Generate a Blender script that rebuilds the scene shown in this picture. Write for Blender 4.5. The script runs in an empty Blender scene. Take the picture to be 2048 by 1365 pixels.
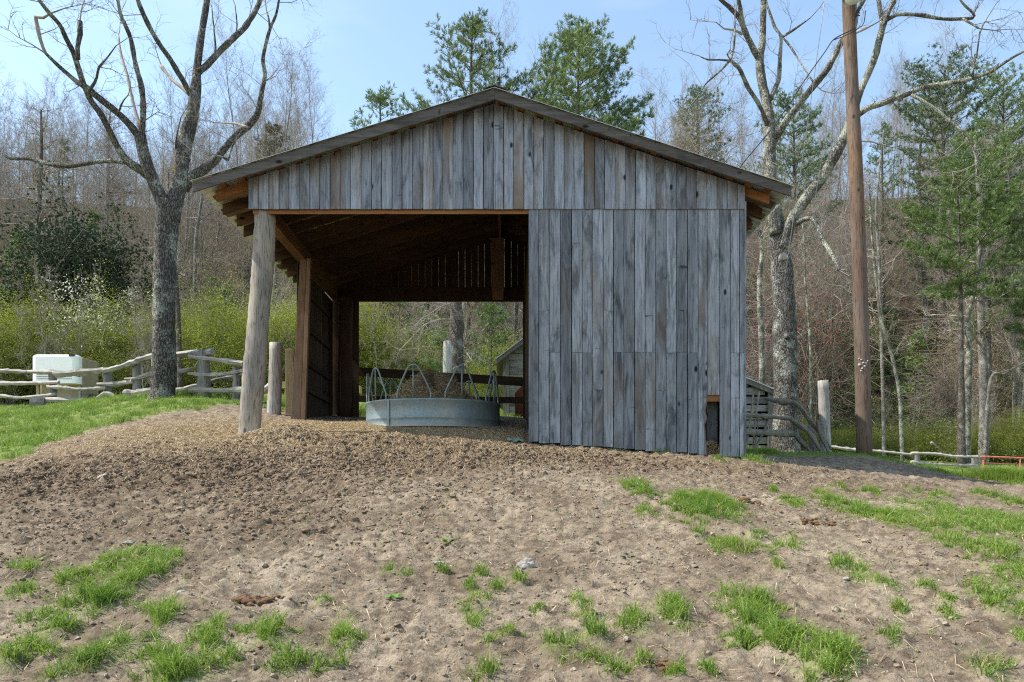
import bpy, math, random
import numpy as np

# ------------------------------------------------------------------ camera, sky, sun, exposure
sc = bpy.context.scene
COL = sc.collection
F, CX, HY, EZ = 1450.0, 1024.0, 1000.0, 1.5      # focal length in photo pixels, vanishing point, eye height

cam_d = bpy.data.cameras.new("camera")
cam_d.sensor_width = 36.0
cam_d.lens = F / 2048 * 36.0
cam_d.shift_y = (HY - 682.5) / 2048
cam_d.clip_start = 0.1
cam_d.clip_end = 2000
cam = bpy.data.objects.new("camera", cam_d)
cam.location = (0, 0, EZ)
cam.rotation_euler = (math.radians(90), 0, 0)
COL.objects.link(cam)
sc.camera = cam

SUN_EL, SUN_AZ = 52.5, 266.0      # azimuth clockwise from +Y (away from the camera): 270 is straight left
wd = bpy.data.worlds.new("World")
sc.world = wd
wd.use_nodes = True
wn, wl = wd.node_tree.nodes, wd.node_tree.links
wn.clear()
w_out = wn.new("ShaderNodeOutputWorld")
w_bg = wn.new("ShaderNodeBackground")
w_sky = wn.new("ShaderNodeTexSky")
w_sky.sky_type = 'NISHITA'
w_sky.sun_disc = False
w_sky.sun_elevation = math.radians(SUN_EL)
w_sky.sun_rotation = math.radians(SUN_AZ)
w_sky.altitude = 600
w_sky.air_density = 1.0
w_sky.dust_density = 1.0
w_sky.ozone_density = 1.2
w_bg.inputs['Strength'].default_value = 0.15
# thin high cloud, faint
w_tc = wn.new("ShaderNodeTexCoord")
w_map = wn.new("ShaderNodeMapping"); w_map.inputs['Scale'].default_value = (1.2, 1.2, 5.0)
w_ns = wn.new("ShaderNodeTexNoise"); w_ns.inputs['Scale'].default_value = 1.6; w_ns.inputs['Detail'].default_value = 7
w_rp = wn.new("ShaderNodeValToRGB")
w_rp.color_ramp.elements[0].position = 0.62; w_rp.color_ramp.elements[0].color = (0, 0, 0, 1)
w_rp.color_ramp.elements[1].position = 0.85; w_rp.color_ramp.elements[1].color = (0.12, 0.12, 0.12, 1)
w_mx = wn.new("ShaderNodeMix"); w_mx.data_type = 'RGBA'
w_mx.inputs[7].default_value = (9.5, 10.5, 11.5, 1)
wl.new(w_tc.outputs['Generated'], w_map.inputs['Vector']); wl.new(w_map.outputs[0], w_ns.inputs['Vector'])
wl.new(w_ns.outputs['Fac'], w_rp.inputs[0]); wl.new(w_rp.outputs[0], w_mx.inputs[0])
w_tint = wn.new("ShaderNodeMix"); w_tint.data_type = 'RGBA'; w_tint.blend_type = 'MULTIPLY'; w_tint.inputs[0].default_value = 1.0
w_tint.inputs[7].default_value = (1.62, 1.56, 1.36, 1)
wl.new(w_sky.outputs[0], w_tint.inputs[6]); wl.new(w_tint.outputs[2], w_mx.inputs[6]); wl.new(w_mx.outputs[2], w_bg.inputs['Color'])
wl.new(w_bg.outputs[0], w_out.inputs['Surface'])

sun_d = bpy.data.lights.new("sun", 'SUN')
sun_d.energy = 5.0
sun_d.angle = math.radians(0.53)
sun_d.color = (1.0, 0.955, 0.88)
sun = bpy.data.objects.new("sun", sun_d)
_a, _e = math.radians(SUN_AZ), math.radians(SUN_EL)
SUNV = (math.sin(_a) * math.cos(_e), math.cos(_a) * math.cos(_e) , math.sin(_e))

from mathutils import Vector
sun.rotation_euler = Vector(SUNV).to_track_quat('Z', 'Y').to_euler()
COL.objects.link(sun)

sc.view_settings.view_transform = 'Standard'
sc.view_settings.look = 'None'
sc.view_settings.exposure = 0.72
sc.view_settings.gamma = 1.0
sc.view_settings.use_curve_mapping = False
sc.render.engine = 'CYCLES'
sc.cycles.use_denoising = False
sc.cycles.filter_width = 1.15
sc.cycles.max_bounces = 6
sc.cycles.diffuse_bounces = 2
sc.cycles.transparent_max_bounces = 6

rs = np.random.RandomState(7)
R = random.Random(11)

def P(px, py, Y):
    return np.array([(px - CX) / F * Y, Y, EZ + (HY - py) / F * Y])

# ------------------------------------------------------------------ mesh helpers
def mk_mesh(name, V, quads=None, tris=None, mat=None, smooth=False, face_attr=None, vert_attrs=None):
    V = np.asarray(V, dtype=np.float32).reshape(-1, 3)
    me = bpy.data.meshes.new(name)
    nq = 0 if quads is None else len(quads)
    nt = 0 if tris is None else len(tris)
    me.vertices.add(len(V)); me.vertices.foreach_set('co', V.ravel())
    parts = []
    if nq: parts.append(np.asarray(quads, dtype=np.int32).ravel())
    if nt: parts.append(np.asarray(tris, dtype=np.int32).ravel())
    lv = np.concatenate(parts)
    me.loops.add(len(lv)); me.loops.foreach_set('vertex_index', lv)
    me.polygons.add(nq + nt)
    ls = np.concatenate([np.arange(nq) * 4, nq * 4 + np.arange(nt) * 3]).astype(np.int32)
    me.polygons.foreach_set('loop_start', ls)
    me.polygons.foreach_set('use_smooth', np.full(nq + nt, smooth, dtype=bool))
    if face_attr is not None:
        a = me.attributes.new('bid', 'FLOAT', 'FACE'); a.data.foreach_set('value', np.asarray(face_attr, dtype=np.float32))
    if vert_attrs:
        for k, v in vert_attrs.items():
            a = me.attributes.new(k, 'FLOAT', 'POINT'); a.data.foreach_set('value', np.asarray(v, dtype=np.float32))
    me.update(calc_edges=True)
    if mat is not None: me.materials.append(mat)
    return me

def link(name, me, parent=None, loc=None):
    o = bpy.data.objects.new(name, me)
    COL.objects.link(o)
    if parent is not None: o.parent = parent
    if loc is not None: o.location = loc
    return o

def tag(o, label=None, cat=None, group=None, kind=None):
    if label: o['label'] = label
    if cat: o['category'] = cat
    if group: o['group'] = group
    if kind: o['kind'] = kind
    return o

def empty(name, loc, label, cat, group=None):
    o = bpy.data.objects.new(name, None); o.empty_display_size = 0.2
    o.location = tuple(float(c) for c in loc); COL.objects.link(o)
    return tag(o, label, cat, group)

def copy_tree(o, loc, rz=0.0, s=1.0, label=None, group=None, sz=None):
    c = o.copy(); COL.objects.link(c)
    c.location = tuple(float(v) for v in loc); c.rotation_euler = (0, 0, rz); c.scale = (s, s, s if sz is None else sz)
    if label: c['label'] = label
    if group: c['group'] = group
    for ch in list(o.children):
        d = ch.copy(); COL.objects.link(d); d.parent = c
        for g in list(ch.children):
            e = g.copy(); COL.objects.link(e); e.parent = d
    return c

class MB:
    """collects boxes, tubes and loose faces of ONE part"""
    def __init__(s): s.V = []; s.Q = []; s.T = []; s.b = []; s.bt = []; s.n = 0
    def add(s, V, Q=None, T=None, bid=None):
        V = np.asarray(V, float).reshape(-1, 3)
        if bid is None: bid = R.random()
        if Q is not None and len(Q):
            Q = np.asarray(Q) + s.n; s.Q.append(Q); s.b.append(np.full(len(Q), bid) if np.isscalar(bid) else bid)
        if T is not None and len(T):
            T = np.asarray(T) + s.n; s.T.append(T); s.bt.append(np.full(len(T), bid if np.isscalar(bid) else 0.5))
        s.V.append(V); s.n += len(V); return s
    def box(s, x0, x1, y0, y1, z0, z1, bid=None):
        V = [(x0,y0,z0),(x1,y0,z0),(x1,y1,z0),(x0,y1,z0),(x0,y0,z1),(x1,y0,z1),(x1,y1,z1),(x0,y1,z1)]
        return s.add(V, [(0,3,2,1),(4,5,6,7),(0,1,5,4),(1,2,6,5),(2,3,7,6),(3,0,4,7)], bid=bid)
    def hexa(s, V, bid=None):
        return s.add(V, [(0,3,2,1),(4,5,6,7),(0,1,5,4),(1,2,6,5),(2,3,7,6),(3,0,4,7)], bid=bid)
    def beam(s, p, q, w, h, up=(0,0,1), bid=None):
        p = np.array(p, float); q = np.array(q, float); d = q - p; d /= np.linalg.norm(d)
        up = np.array(up, float); sd = np.cross(d, up); sd /= np.linalg.norm(sd); u = np.cross(sd, d)
        V = []
        for c in (p, q):
            for a, b_ in ((-1,-1),(1,-1),(1,1),(-1,1)): V.append(c + sd*a*w/2 + u*b_*h/2)
        return s.add(V, [(0,1,2,3),(7,6,5,4),(0,4,5,1),(1,5,6,2),(2,6,7,3),(3,7,4,0)], bid=bid)
    def tube(s, pts, rad, k=8, noise=0.0, step=None, cap=True, seed=0, flat=1.0, bid=None):
        V, Q, T = tube(pts, rad, k, noise, step, cap, seed, flat)
        return s.add(V, Q, T, bid=bid)
    def mesh(s, name, mat, smooth=False):
        V = np.concatenate(s.V); Q = np.concatenate(s.Q) if s.Q else None; T = np.concatenate(s.T) if s.T else None
        b = np.concatenate([x for x in s.b + s.bt])
        return V, Q, T, b
    def build(s, name, mat, parent=None, smooth=False, bevel=0.0, loc=None):
        V, Q, T, b = s.mesh(name, mat)
        if loc is None and parent is not None: V = V - world_loc(parent)
        if loc is not None: V = V - np.array(loc)
        me = mk_mesh(name, V, Q, T, mat, smooth, face_attr=b)
        o = link(name, me, parent, loc)
        if bevel:
            m = o.modifiers.new('bevel', 'BEVEL'); m.width = bevel; m.segments = 2; m.limit_method = 'ANGLE'
        return o

def world_loc(o):
    l = np.zeros(3)
    while o is not None:
        l += np.array(o.location); o = o.parent
    return l

def catmull(P_, n):
    P_ = np.asarray(P_, float)
    if len(P_) == 2:
        t = np.linspace(0, 1, n)[:, None]; return P_[0]*(1-t) + P_[1]*t
    Q = np.vstack([2*P_[0]-P_[1], P_, 2*P_[-1]-P_[-2]])
    L = len(P_) - 1
    out = []
    for u in np.linspace(0, L - 1e-9, n):
        i = int(u); t = u - i
        a, b, c, d = Q[i], Q[i+1], Q[i+2], Q[i+3]
        out.append(0.5*((2*b)+(-a+c)*t+(2*a-5*b+4*c-d)*t*t+(-a+3*b-3*c+d)*t**3))
    return np.array(out)

def tube(pts, rad, k=8, noise=0.0, step=None, cap=True, seed=0, flat=1.0):
    """round member through pts with a radius per point"""
    pts = np.asarray(pts, float)
    rad = np.asarray(rad, float) if not np.isscalar(rad) else np.full(len(pts), rad)
    L = np.linalg.norm(np.diff(pts, axis=0), axis=1).sum()
    if step:
        n = max(2, int(L / step) + 1)
        q = catmull(np.hstack([pts, rad[:, None]]), n); pts = q[:, :3]; rad = np.maximum(q[:, 3], 0.002)
    n = len(pts)
    rr = np.random.RandomState(seed)
    d = np.gradient(pts, axis=0); d /= np.linalg.norm(d, axis=1)[:, None] + 1e-9
    ref = np.array([0, 0, 1.0]) if abs(d[0][2]) < 0.8 else np.array([1.0, 0, 0])
    u = np.cross(d[0], ref); u /= np.linalg.norm(u)
    V = np.zeros((n, k, 3)); an = np.arange(k) / k * 2 * math.pi
    ph = rr.uniform(0, 6.28, 6)
    lob = 1 + noise*(0.6*np.sin(2*an + ph[0]) + 0.5*np.sin(3*an + ph[1]))
    for i in range(n):
        u = u - d[i]*np.dot(u, d[i]); u /= np.linalg.norm(u) + 1e-9
        v = np.cross(d[i], u)
        r = rad[i] * lob * (1 + noise*0.5*rr.randn(k)) * (1 + noise*0.8*rr.randn())
        V[i] = pts[i] + (np.cos(an)*r)[:, None]*u + (np.sin(an)*r*flat)[:, None]*v
    i = np.arange(n-1)[:, None]; j = np.arange(k)[None, :]; j2 = (j+1) % k
    Q = np.stack([i*k+j, i*k+j2, (i+1)*k+j2, (i+1)*k+j], -1).reshape(-1, 4)
    V = V.reshape(-1, 3); T = []
    if cap:
        V = np.vstack([V, pts[0], pts[-1]])
        c0, c1 = n*k, n*k+1
        for a in range(k):
            b = (a+1) % k
            T.append((c0, b, a)); T.append((c1, (n-1)*k+a, (n-1)*k+b))
    return V, Q, np.array(T, int).reshape(-1, 3)

def prisms(A, B, ra, rb, k=3):
    """many thin tapered sticks at once"""
    A = np.asarray(A, float); B = np.asarray(B, float); ra = np.asarray(ra, float); rb = np.asarray(rb, float)
    d = B - A; L = np.linalg.norm(d, axis=1)[:, None] + 1e-9; d = d / L
    ref = np.where(np.abs(d[:, 2:3]) < 0.8, np.array([[0, 0, 1.0]]), np.array([[1.0, 0, 0]]))
    u = np.cross(d, ref); u /= np.linalg.norm(u, axis=1)[:, None] + 1e-9
    v = np.cross(d, u)
    n = len(A); V = np.zeros((n, 2*k, 3))
    for j in range(k):
        c, s_ = math.cos(j/k*2*math.pi), math.sin(j/k*2*math.pi)
        o = u*c + v*s_
        V[:, j] = A + o*ra[:, None]; V[:, k+j] = B + o*rb[:, None]
    base = (np.arange(n)*2*k)[:, None]
    Q = np.concatenate([base + np.array([[j, (j+1) % k, k+(j+1) % k, k+j]]) for j in range(k)], axis=0)
    return V.reshape(-1, 3), Q

# ------------------------------------------------------------------ noise
def _hash(ix, iy, seed):
    h = (ix.astype(np.int64)*374761393 + iy.astype(np.int64)*668265263 + seed*1442695041) & 0xffffffff
    h = ((h ^ (h >> 13))*1274126177) & 0xffffffff
    return ((h ^ (h >> 16)) & 0xffff) / 65535.0
def vnoise(x, y, seed=0):
    ix = np.floor(x); iy = np.floor(y); fx = x-ix; fy = y-iy
    fx = fx*fx*(3-2*fx); fy = fy*fy*(3-2*fy)
    a = _hash(ix, iy, seed); b = _hash(ix+1, iy, seed); c = _hash(ix, iy+1, seed); d = _hash(ix+1, iy+1, seed)
    return (a*(1-fx)+b*fx)*(1-fy) + (c*(1-fx)+d*fx)*fy
def fbm(x, y, seed=0, oct=4):
    s = 0; a = 0.5
    for i in range(oct):
        s = s + a*vnoise(x, y, seed+i*17); x = x*2.03+5.1; y = y*2.01+3.7; a *= 0.5
    return s / (1 - 0.5**oct)

# ------------------------------------------------------------------ terrain
_ctl = []
def _c(px, py, Y): p = P(px, py, Y); _ctl.append((p[0], p[1], p[2]-EZ))
for x_ in (-9, -4, 0, 4, 9): _ctl.append((x_, -6, -2.3))
for x_ in (-5, 0, 5): _ctl.append((x_, 0, -1.5))
for x_ in (-2.5, 0, 2.5): _ctl.append((x_, 3.3, -0.83))
for x_ in (-5, -2, 1, 4): _ctl.append((x_, 6, -0.27))
for x_ in (-2.0, 0.8): _ctl.append((x_, 8.5, 0.32))
for a in [(495,872,10.9),(760,874,10.9),(1057,886,10.9),(1250,901,10.9),(1488,917,10.9),(600,840,13.2),(690,833,15.9),(867,852,12.0),
          (1020,834,15.9),(867,842,13.5),(1488,900,15.9),(1560,907,14),(1575,905,17),(1728,909,13.5),(1900,948,12),(1800,934,14),(1850,946,14),(1950,957,14),(2048,970,14),(1850,950,17),(1780,932,17),(2048,966,11.5),
          (2200,990,11),(1600,962,9.5),(1900,1010,8.5),(1900,958,20),(2100,965,22),(1700,925,24),(1830,939,36),(1960,943,36),(2150,945,36),(1700,915,46),(2048,925,46),
          (325,796,16.0),(420,792,16.5),(95,815,17.5),(-40,822,19),(0,882,12),(200,852,12.5),(400,825,13.0),(-150,890,12),(200,905,9.8),(60,822,29),(160,812,30),
          (-60,826,30),(300,800,36),(0,806,36),(550,800,19),(860,814,21),(860,802,34),(1010,832,19),(1540,903,18),(1250,870,20),(1250,865,34)]: _c(*a)
_C = np.array(_ctl)
def _tk(r2): return np.where(r2 > 0, 0.5*r2*np.log(r2+1e-12), 0.0)
_n = len(_C)
_K = _tk(((_C[:, None, :2]-_C[None, :, :2])**2).sum(-1)) + np.eye(_n)*0.04
_Pm = np.hstack([np.ones((_n, 1)), _C[:, :2]])
_A = np.zeros((_n+3, _n+3)); _A[:_n, :_n] = _K; _A[:_n, _n:] = _Pm; _A[_n:, :_n] = _Pm.T
_w = np.linalg.solve(_A, np.concatenate([_C[:, 2], np.zeros(3)]))
def smin(a, b, k=4.0): return -np.log(np.exp(-a/k)+np.exp(-b/k))*k
def H(x, y):
    """smooth ground height (world z)"""
    x = np.asarray(x, float); y = np.asarray(y, float); shp = np.broadcast(x, y).shape
    x = np.broadcast_to(x, shp).ravel(); y = np.broadcast_to(y, shp).ravel()
    foot = 41 + 7/(1+np.exp(-(x-8)/6))
    xc = np.clip(x, -24, 30); yc = np.clip(np.minimum(y, foot), -6, None)
    z = np.zeros(len(x))
    for i in range(0, len(x), 60000):
        s_ = slice(i, i+60000)
        r2 = (xc[s_, None]-_C[None, :, 0])**2 + (yc[s_, None]-_C[None, :, 1])**2
        z[s_] = _tk(r2) @ _w[:_n] + _w[_n] + _w[_n+1]*xc[s_] + _w[_n+2]*yc[s_]
    d = y - foot
    slope = 0.68 + 0.12/(1+np.exp(-(x-22)/10)) 
    up = np.where(d > 0, np.where(d < 8, d*d/16, d-4), 0) * slope
    top = 38 + 9/(1+np.exp(-(x-30)/12)) + 3.0*np.sin(x*0.06+1.0)
    hill = np.where(up > 0, smin(up, top - np.maximum(up-top, 0)*0.2, 2.5) - smin(np.array(0.0), top, 2.5), 0)
    hill = np.maximum(hill, 0)
    hill = hill + np.where(d > 3, 1.5*(fbm(x*0.07, y*0.07, 5, 3)-0.5)*np.clip((d-3)/8, 0, 1), 0)
    return (z + hill + EZ).reshape(shp)
def h1(x, y): return float(H(np.array([x]), np.array([y]))[0])
def G(px, py, y0=2.0, y1=60):
    """where the line of sight through a photo pixel first meets the ground"""
    Ys = np.concatenate([np.arange(y0, 14, 0.05), np.arange(14, y1, 0.25)])
    z = H((px-CX)/F*Ys, Ys); ray = EZ + (HY-py)/F*Ys
    k = np.nonzero(z >= ray)[0]
    i = k[0] if len(k) else len(Ys)-1
    Y = Ys[i]; return np.array([(px-CX)/F*Y, Y, z[i]])
def on(px, Y, dz=0.0):
    x = (px-CX)/F*Y; return np.array([x, Y, h1(x, Y)+dz])

# barn footprint
XL, XR, YF, YB = -3.954, 3.503, 10.9, 15.95

# masks ------------------------------------------------------------
_lb = np.array([G(*p)[:2] for p in [(-60,940),(0,922),(60,908),(140,876),(200,862),(300,834),(400,822),(470,812)]])
_rb = np.array([G(*p)[:2] for p in [(1490,918),(1545,914),(1620,914),(1700,915),(1760,921),(1830,934),(1900,944),(1960,950),(2048,962),(2200,980)]])
_lt = _lb[:, 0]/_lb[:, 1]; _rt = _rb[:, 0]/_rb[:, 1]        # bearing of each boundary point from the origin
PATCH = [(50,1137,25,8),(35,1190,28,12),(150,1170,35,16),(185,1145,35,16),(235,1130,40,16),(285,1120,40,12),(335,1123,28,12),(250,1175,45,22),(290,1150,45,18),(200,1215,40,18),(230,1195,35,15),(170,1205,30,15),
(85,1240,30,12),(110,1265,40,14),(70,1290,30,12),(95,1310,40,12),(140,1260,25,10),(330,1235,42,14),(320,1250,30,10),(415,1275,38,14),(535,1275,45,12),(540,1290,35,10),(500,1265,20,8),
(250,1300,45,18),(220,1325,50,18),(170,1345,50,14),(20,1330,35,14),(130,1355,60,12),(335,1325,50,18),(450,1330,50,18),(430,1300,30,8),(580,1325,35,12),(650,1345,40,12),(690,1285,35,16),(645,1200,20,10),(560,1345,35,10),(370,1360,80,12),
(790,1150,40,5),(880,1148,15,4),(940,1170,15,8),(960,1150,14,5),(995,1182,18,6),(1033,1160,12,6),(958,1205,25,20),(948,1238,25,12),(705,1290,12,12),(1020,1270,15,6),(985,1288,10,5),(1155,1205,12,10),(1175,1235,25,12),(1185,1265,30,14),(1110,1295,35,14),(1190,1320,32,12),(1270,1250,35,20),(1340,1230,38,28),(970,1350,40,8),(1080,1217,10,5),(1290,1335,20,10),(1220,1355,25,8),
(1275,980,28,14),(1290,1022,18,7),(1400,1020,65,24),(1370,1012,30,18),(1430,1010,40,18),(1460,1095,40,14),(1395,1068,12,6),(1510,1070,18,8),(1525,1097,20,7),(1575,1093,25,8),(1555,1138,10,5),(1695,1018,30,20),(1680,1136,30,6),(1735,1158,45,16),(1770,1175,35,14),
(1780,1040,55,24),(1830,1045,60,28),(1900,1050,70,35),(1960,1040,60,30),(2000,1060,60,35),(2040,1010,30,20),(1900,1085,60,18),(1980,1100,70,25),(2030,1150,50,50),(2010,1110,60,30),(1990,1200,60,30),(2020,1230,50,30),(1950,1190,35,15),(2035,1190,40,50),(2045,1275,20,10),(1860,1020,60,12),
(1490,1215,50,30),(1500,1240,45,25),(1560,1265,45,18),(1530,1290,60,18),(1600,1300,60,22),(1480,1290,30,12),(1660,1320,60,25),(1640,1350,60,18),(1780,1280,22,10),(1650,1285,20,8),(1855,1180,20,7),(1890,1200,15,6),(1800,1215,12,6),(1980,1350,50,20),(1890,1225,20,6),(1410,1340,20,8),(1355,1360,20,8),
(1680,975,15,4),(1740,985,30,6),(1825,980,20,5),(1650,990,14,5),(1870,995,40,6),(1980,995,40,8),(1580,1005,20,6),(1545,983,8,3),(1240,898,22,4),(1315,903,20,3),(1510,922,18,6),(1440,922,15,3),(2000,952,40,10),(2040,968,50,12),(1905,938,40,8),(2100,1060,80,60),(2100,1180,70,70)]
PW = []
for (a, b, c, d) in PATCH:
    if a > 1700: c, d = c*0.8, d*0.8
    g = G(a, b); g2 = G(a, b-d*0.5); g3 = G(a, b+d*0.5)
    PW.append((g[0], g[1], max(c/F*g[1], 0.02), max((g2[1]-g3[1])*1.0, 0.03)))
PW = np.array(PW)
def patch_mask(x, y):
    m = np.zeros_like(x)
    for (a, b, c, d) in PW:
        sel = (np.abs(x-a) < 2*c) & (np.abs(y-b) < 2*d)
        if sel.any(): m[sel] = np.maximum(m[sel], np.exp(-1.1*(((x[sel]-a)/c)**2 + ((y[sel]-b)/d)**2)))
    return m
def field_mask(x, y):
    tb = x/np.maximum(y, 0.5); lbY = np.interp(tb, _lt, _lb[:, 1]); rbY = np.interp(tb, _rt, _rb[:, 1])
    n = (fbm(x*1.3, y*1.3, 9, 3)-0.5)
    left = (x < -3.3)*np.clip((y - lbY + n*1.6)/0.5, 0, 1)
    left = np.where(x > -4.6, left*np.clip((y-13.6+n)/0.8, 0, 1), left)
    right = (x > XR)*np.clip((y - rbY + n*0.5)/0.3, 0, 1)
    back = ((y > YB+0.2))*1.0
    inside = (x > XL) & (x < XR) & (y < YB+0.1)
    return np.where(inside, 0, np.maximum(np.maximum(left, right), back))

# ------------------------------------------------------------------ materials
class NT:
    def __init__(s, name, rough=0.85, spec=0.2):
        s.m = bpy.data.materials.new(name); s.m.use_nodes = True
        s.n = s.m.node_tree.nodes; s.l = s.m.node_tree.links; s.n.clear()
        s.out = s.n.new("ShaderNodeOutputMaterial"); s.b = s.n.new("ShaderNodeBsdfPrincipled")
        s.b.inputs['Roughness'].default_value = rough; s.b.inputs['Specular IOR Level'].default_value = spec
        s.l.new(s.b.outputs[0], s.out.inputs[0]); s.tc = s.n.new("ShaderNodeTexCoord")
    def set(s, sock, v):
        if hasattr(v, 'is_linked') or isinstance(v, bpy.types.NodeSocket): s.l.new(v, sock)
        else: sock.default_value = v
    def coords(s, scale=(1,1,1), off=None, rot=(0,0,0), src='Object'):
        mp = s.n.new("ShaderNodeMapping"); mp.inputs['Scale'].default_value = scale; mp.inputs['Rotation'].default_value = rot
        s.l.new(s.tc.outputs[src], mp.inputs[0])
        o = mp.outputs[0]
        if off is not None:
            va = s.n.new("ShaderNodeVectorMath"); va.operation = 'ADD'; s.l.new(o, va.inputs[0]); s.l.new(off, va.inputs[1]); o = va.outputs[0]
        return o
    def noise(s, vec, scale=5, detail=5, rough=0.55, dist=0.0, out='Fac'):
        k = s.n.new("ShaderNodeTexNoise"); s.l.new(vec, k.inputs['Vector']); k.inputs['Scale'].default_value = scale
        k.inputs['Detail'].default_value = detail; k.inputs['Roughness'].default_value = rough; k.inputs['Distortion'].default_value = dist
        return k.outputs[out]
    def voro(s, vec, scale=5, feature='F1', out='Distance', rnd=1.0):
        k = s.n.new("ShaderNodeTexVoronoi"); k.feature = feature; s.l.new(vec, k.inputs['Vector']); k.inputs['Scale'].default_value = scale
        k.inputs['Randomness'].default_value = rnd
        return k.outputs[out]
    def ramp(s, fac, stops):
        k = s.n.new("ShaderNodeValToRGB"); s.l.new(fac, k.inputs[0]); e = k.color_ramp.elements
        while len(e) < len(stops): e.new(0.5)
        for el, (p, c) in zip(e, stops):
            el.position = p; el.color = (c, c, c, 1) if not hasattr(c, '__len__') else tuple(c) + (1,)
        return k.outputs[0]
    def mix(s, fac, a, b, mode='MIX'):
        k = s.n.new("ShaderNodeMix"); k.data_type = 'RGBA'; k.blend_type = mode
        s.set(k.inputs[0], fac)
        for i, v in ((6, a), (7, b)):
            if isinstance(v, bpy.types.NodeSocket): s.l.new(v, k.inputs[i])
            else: k.inputs[i].default_value = tuple(v) + (1,)
        return k.outputs[2]
    def math(s, op, a, b=0.0, clamp=False):
        k = s.n.new("ShaderNodeMath"); k.operation = op; k.use_clamp = clamp; s.set(k.inputs[0], a); s.set(k.inputs[1], b); return k.outputs[0]
    def attr(s, name):
        k = s.n.new("ShaderNodeAttribute"); k.attribute_name = name; return k.outputs['Fac']
    def objrand(s):
        return s.n.new("ShaderNodeObjectInfo").outputs['Random']
    def vec(s, fac, mul):
        k = s.n.new("ShaderNodeVectorMath"); k.operation = 'SCALE'; k.inputs[0].default_value = mul; s.l.new(fac, k.inputs['Scale']); return k.outputs[0]
    def color(s, c): s.set(s.b.inputs['Base Color'], c if isinstance(c, bpy.types.NodeSocket) else tuple(c) + (1,)); return s
    def bump(s, h, dist=0.01, strength=1.0):
        k = s.n.new("ShaderNodeBump"); k.inputs['Distance'].default_value = dist; k.inputs['Strength'].default_value = strength
        s.l.new(h, k.inputs['Height']); s.l.new(k.outputs[0], s.b.inputs['Normal']); return s

def wood(name, light, mid, dark, axis='z', brown=None, brown_amt=0.0, stain=0.5, var=0.35, grain=14.0, rough=0.85, streak=0.6):
    """sawn boards: grain along one axis, knots, tide marks and a tone of its own per board (face attribute bid)"""
    t = NT(name, rough, 0.15)
    g = {'z': (1, 1, 0.055), 'y': (1, 0.055, 1), 'x': (0.055, 1, 1)}[axis]
    g2 = {'z': (1, 1, 0.22), 'y': (1, 0.22, 1), 'x': (0.22, 1, 1)}[axis]
    bid = t.attr('bid'); off = t.vec(bid, (37.0, 19.0, 53.0))
    c = t.coords(g, off); c2 = t.coords(g2, off); c3 = t.coords((1, 1, 1), off)
    fine = t.noise(c, grain*9, 6, 0.65, 0.4)
    broad = t.noise(c, grain*1.3, 4, 0.6, 1.2)
    col = t.mix(t.ramp(broad, [(0.34, 0.0), (0.66, 1.0)]), mid, light)
    col = t.mix(t.ramp(fine, [(0.34, 0.6), (0.50, 0.0)]), col, dark)
    # dark weather streaks
    st = t.ramp(t.noise(c2, 5.5, 5, 0.7, 0.8), [(0.50, 0.0), (0.66, streak)])
    col = t.mix(st, col, dark)
    # tide marks across the boards
    blot = t.ramp(t.noise(c3, 2.3, 6, 0.7), [(0.55, 0.0), (0.75, stain)])
    col = t.mix(blot, col, tuple(0.55*x for x in mid))
    if brown is not None:
        bb = t.ramp(t.noise(c2, 2.1, 5, 0.65), [(0.62-0.3*brown_amt, 0.0), (0.80-0.25*brown_amt, 0.85)])
        col = t.mix(bb, col, brown)
    # short black tide marks across a board
    dsh = t.ramp(t.noise(t.coords({'z': (1.3, 1.3, 7), 'y': (1.3, 7, 1.3), 'x': (7, 1.3, 1.3)}[axis], off), 1.5, 4, 0.6), [(0.68, 0.0), (0.73, 0.8)])
    col = t.mix(dsh, col, tuple(0.5*x for x in dark))
    # knots
    kc = {'z': (1, 1, 0.5), 'y': (1, 0.5, 1), 'x': (0.5, 1, 1)}[axis]
    kn = t.voro(t.coords(kc, off), 4.2)
    ring = t.ramp(kn, [(0.05, 1.0), (0.085, 0.85), (0.13, 0.0)])
    pick = t.ramp(t.voro(t.coords(kc, off), 4.2, out='Color'), [(0.35, 0.0), (0.40, 1.0)])
    col = t.mix(t.math('MULTIPLY', ring, pick), col, tuple(0.35*x for x in dark))
    # each board's own tone
    tone = t.ramp(bid, [(0.0, 1.0-var*1.2), (0.25, 1.0-var*0.2), (0.5, 1.0+var*0.4), (0.75, 1.0-var*0.8), (1.0, 1.0+var*0.6)])
    col = t.mix(1.0, col, tone, 'MULTIPLY')
    h = t.math('ADD', t.math('MULTIPLY', fine, 0.7), t.math('MULTIPLY', kn, 0.15))
    t.color(col).bump(h, 0.004, 0.9)
    return t.m

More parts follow.
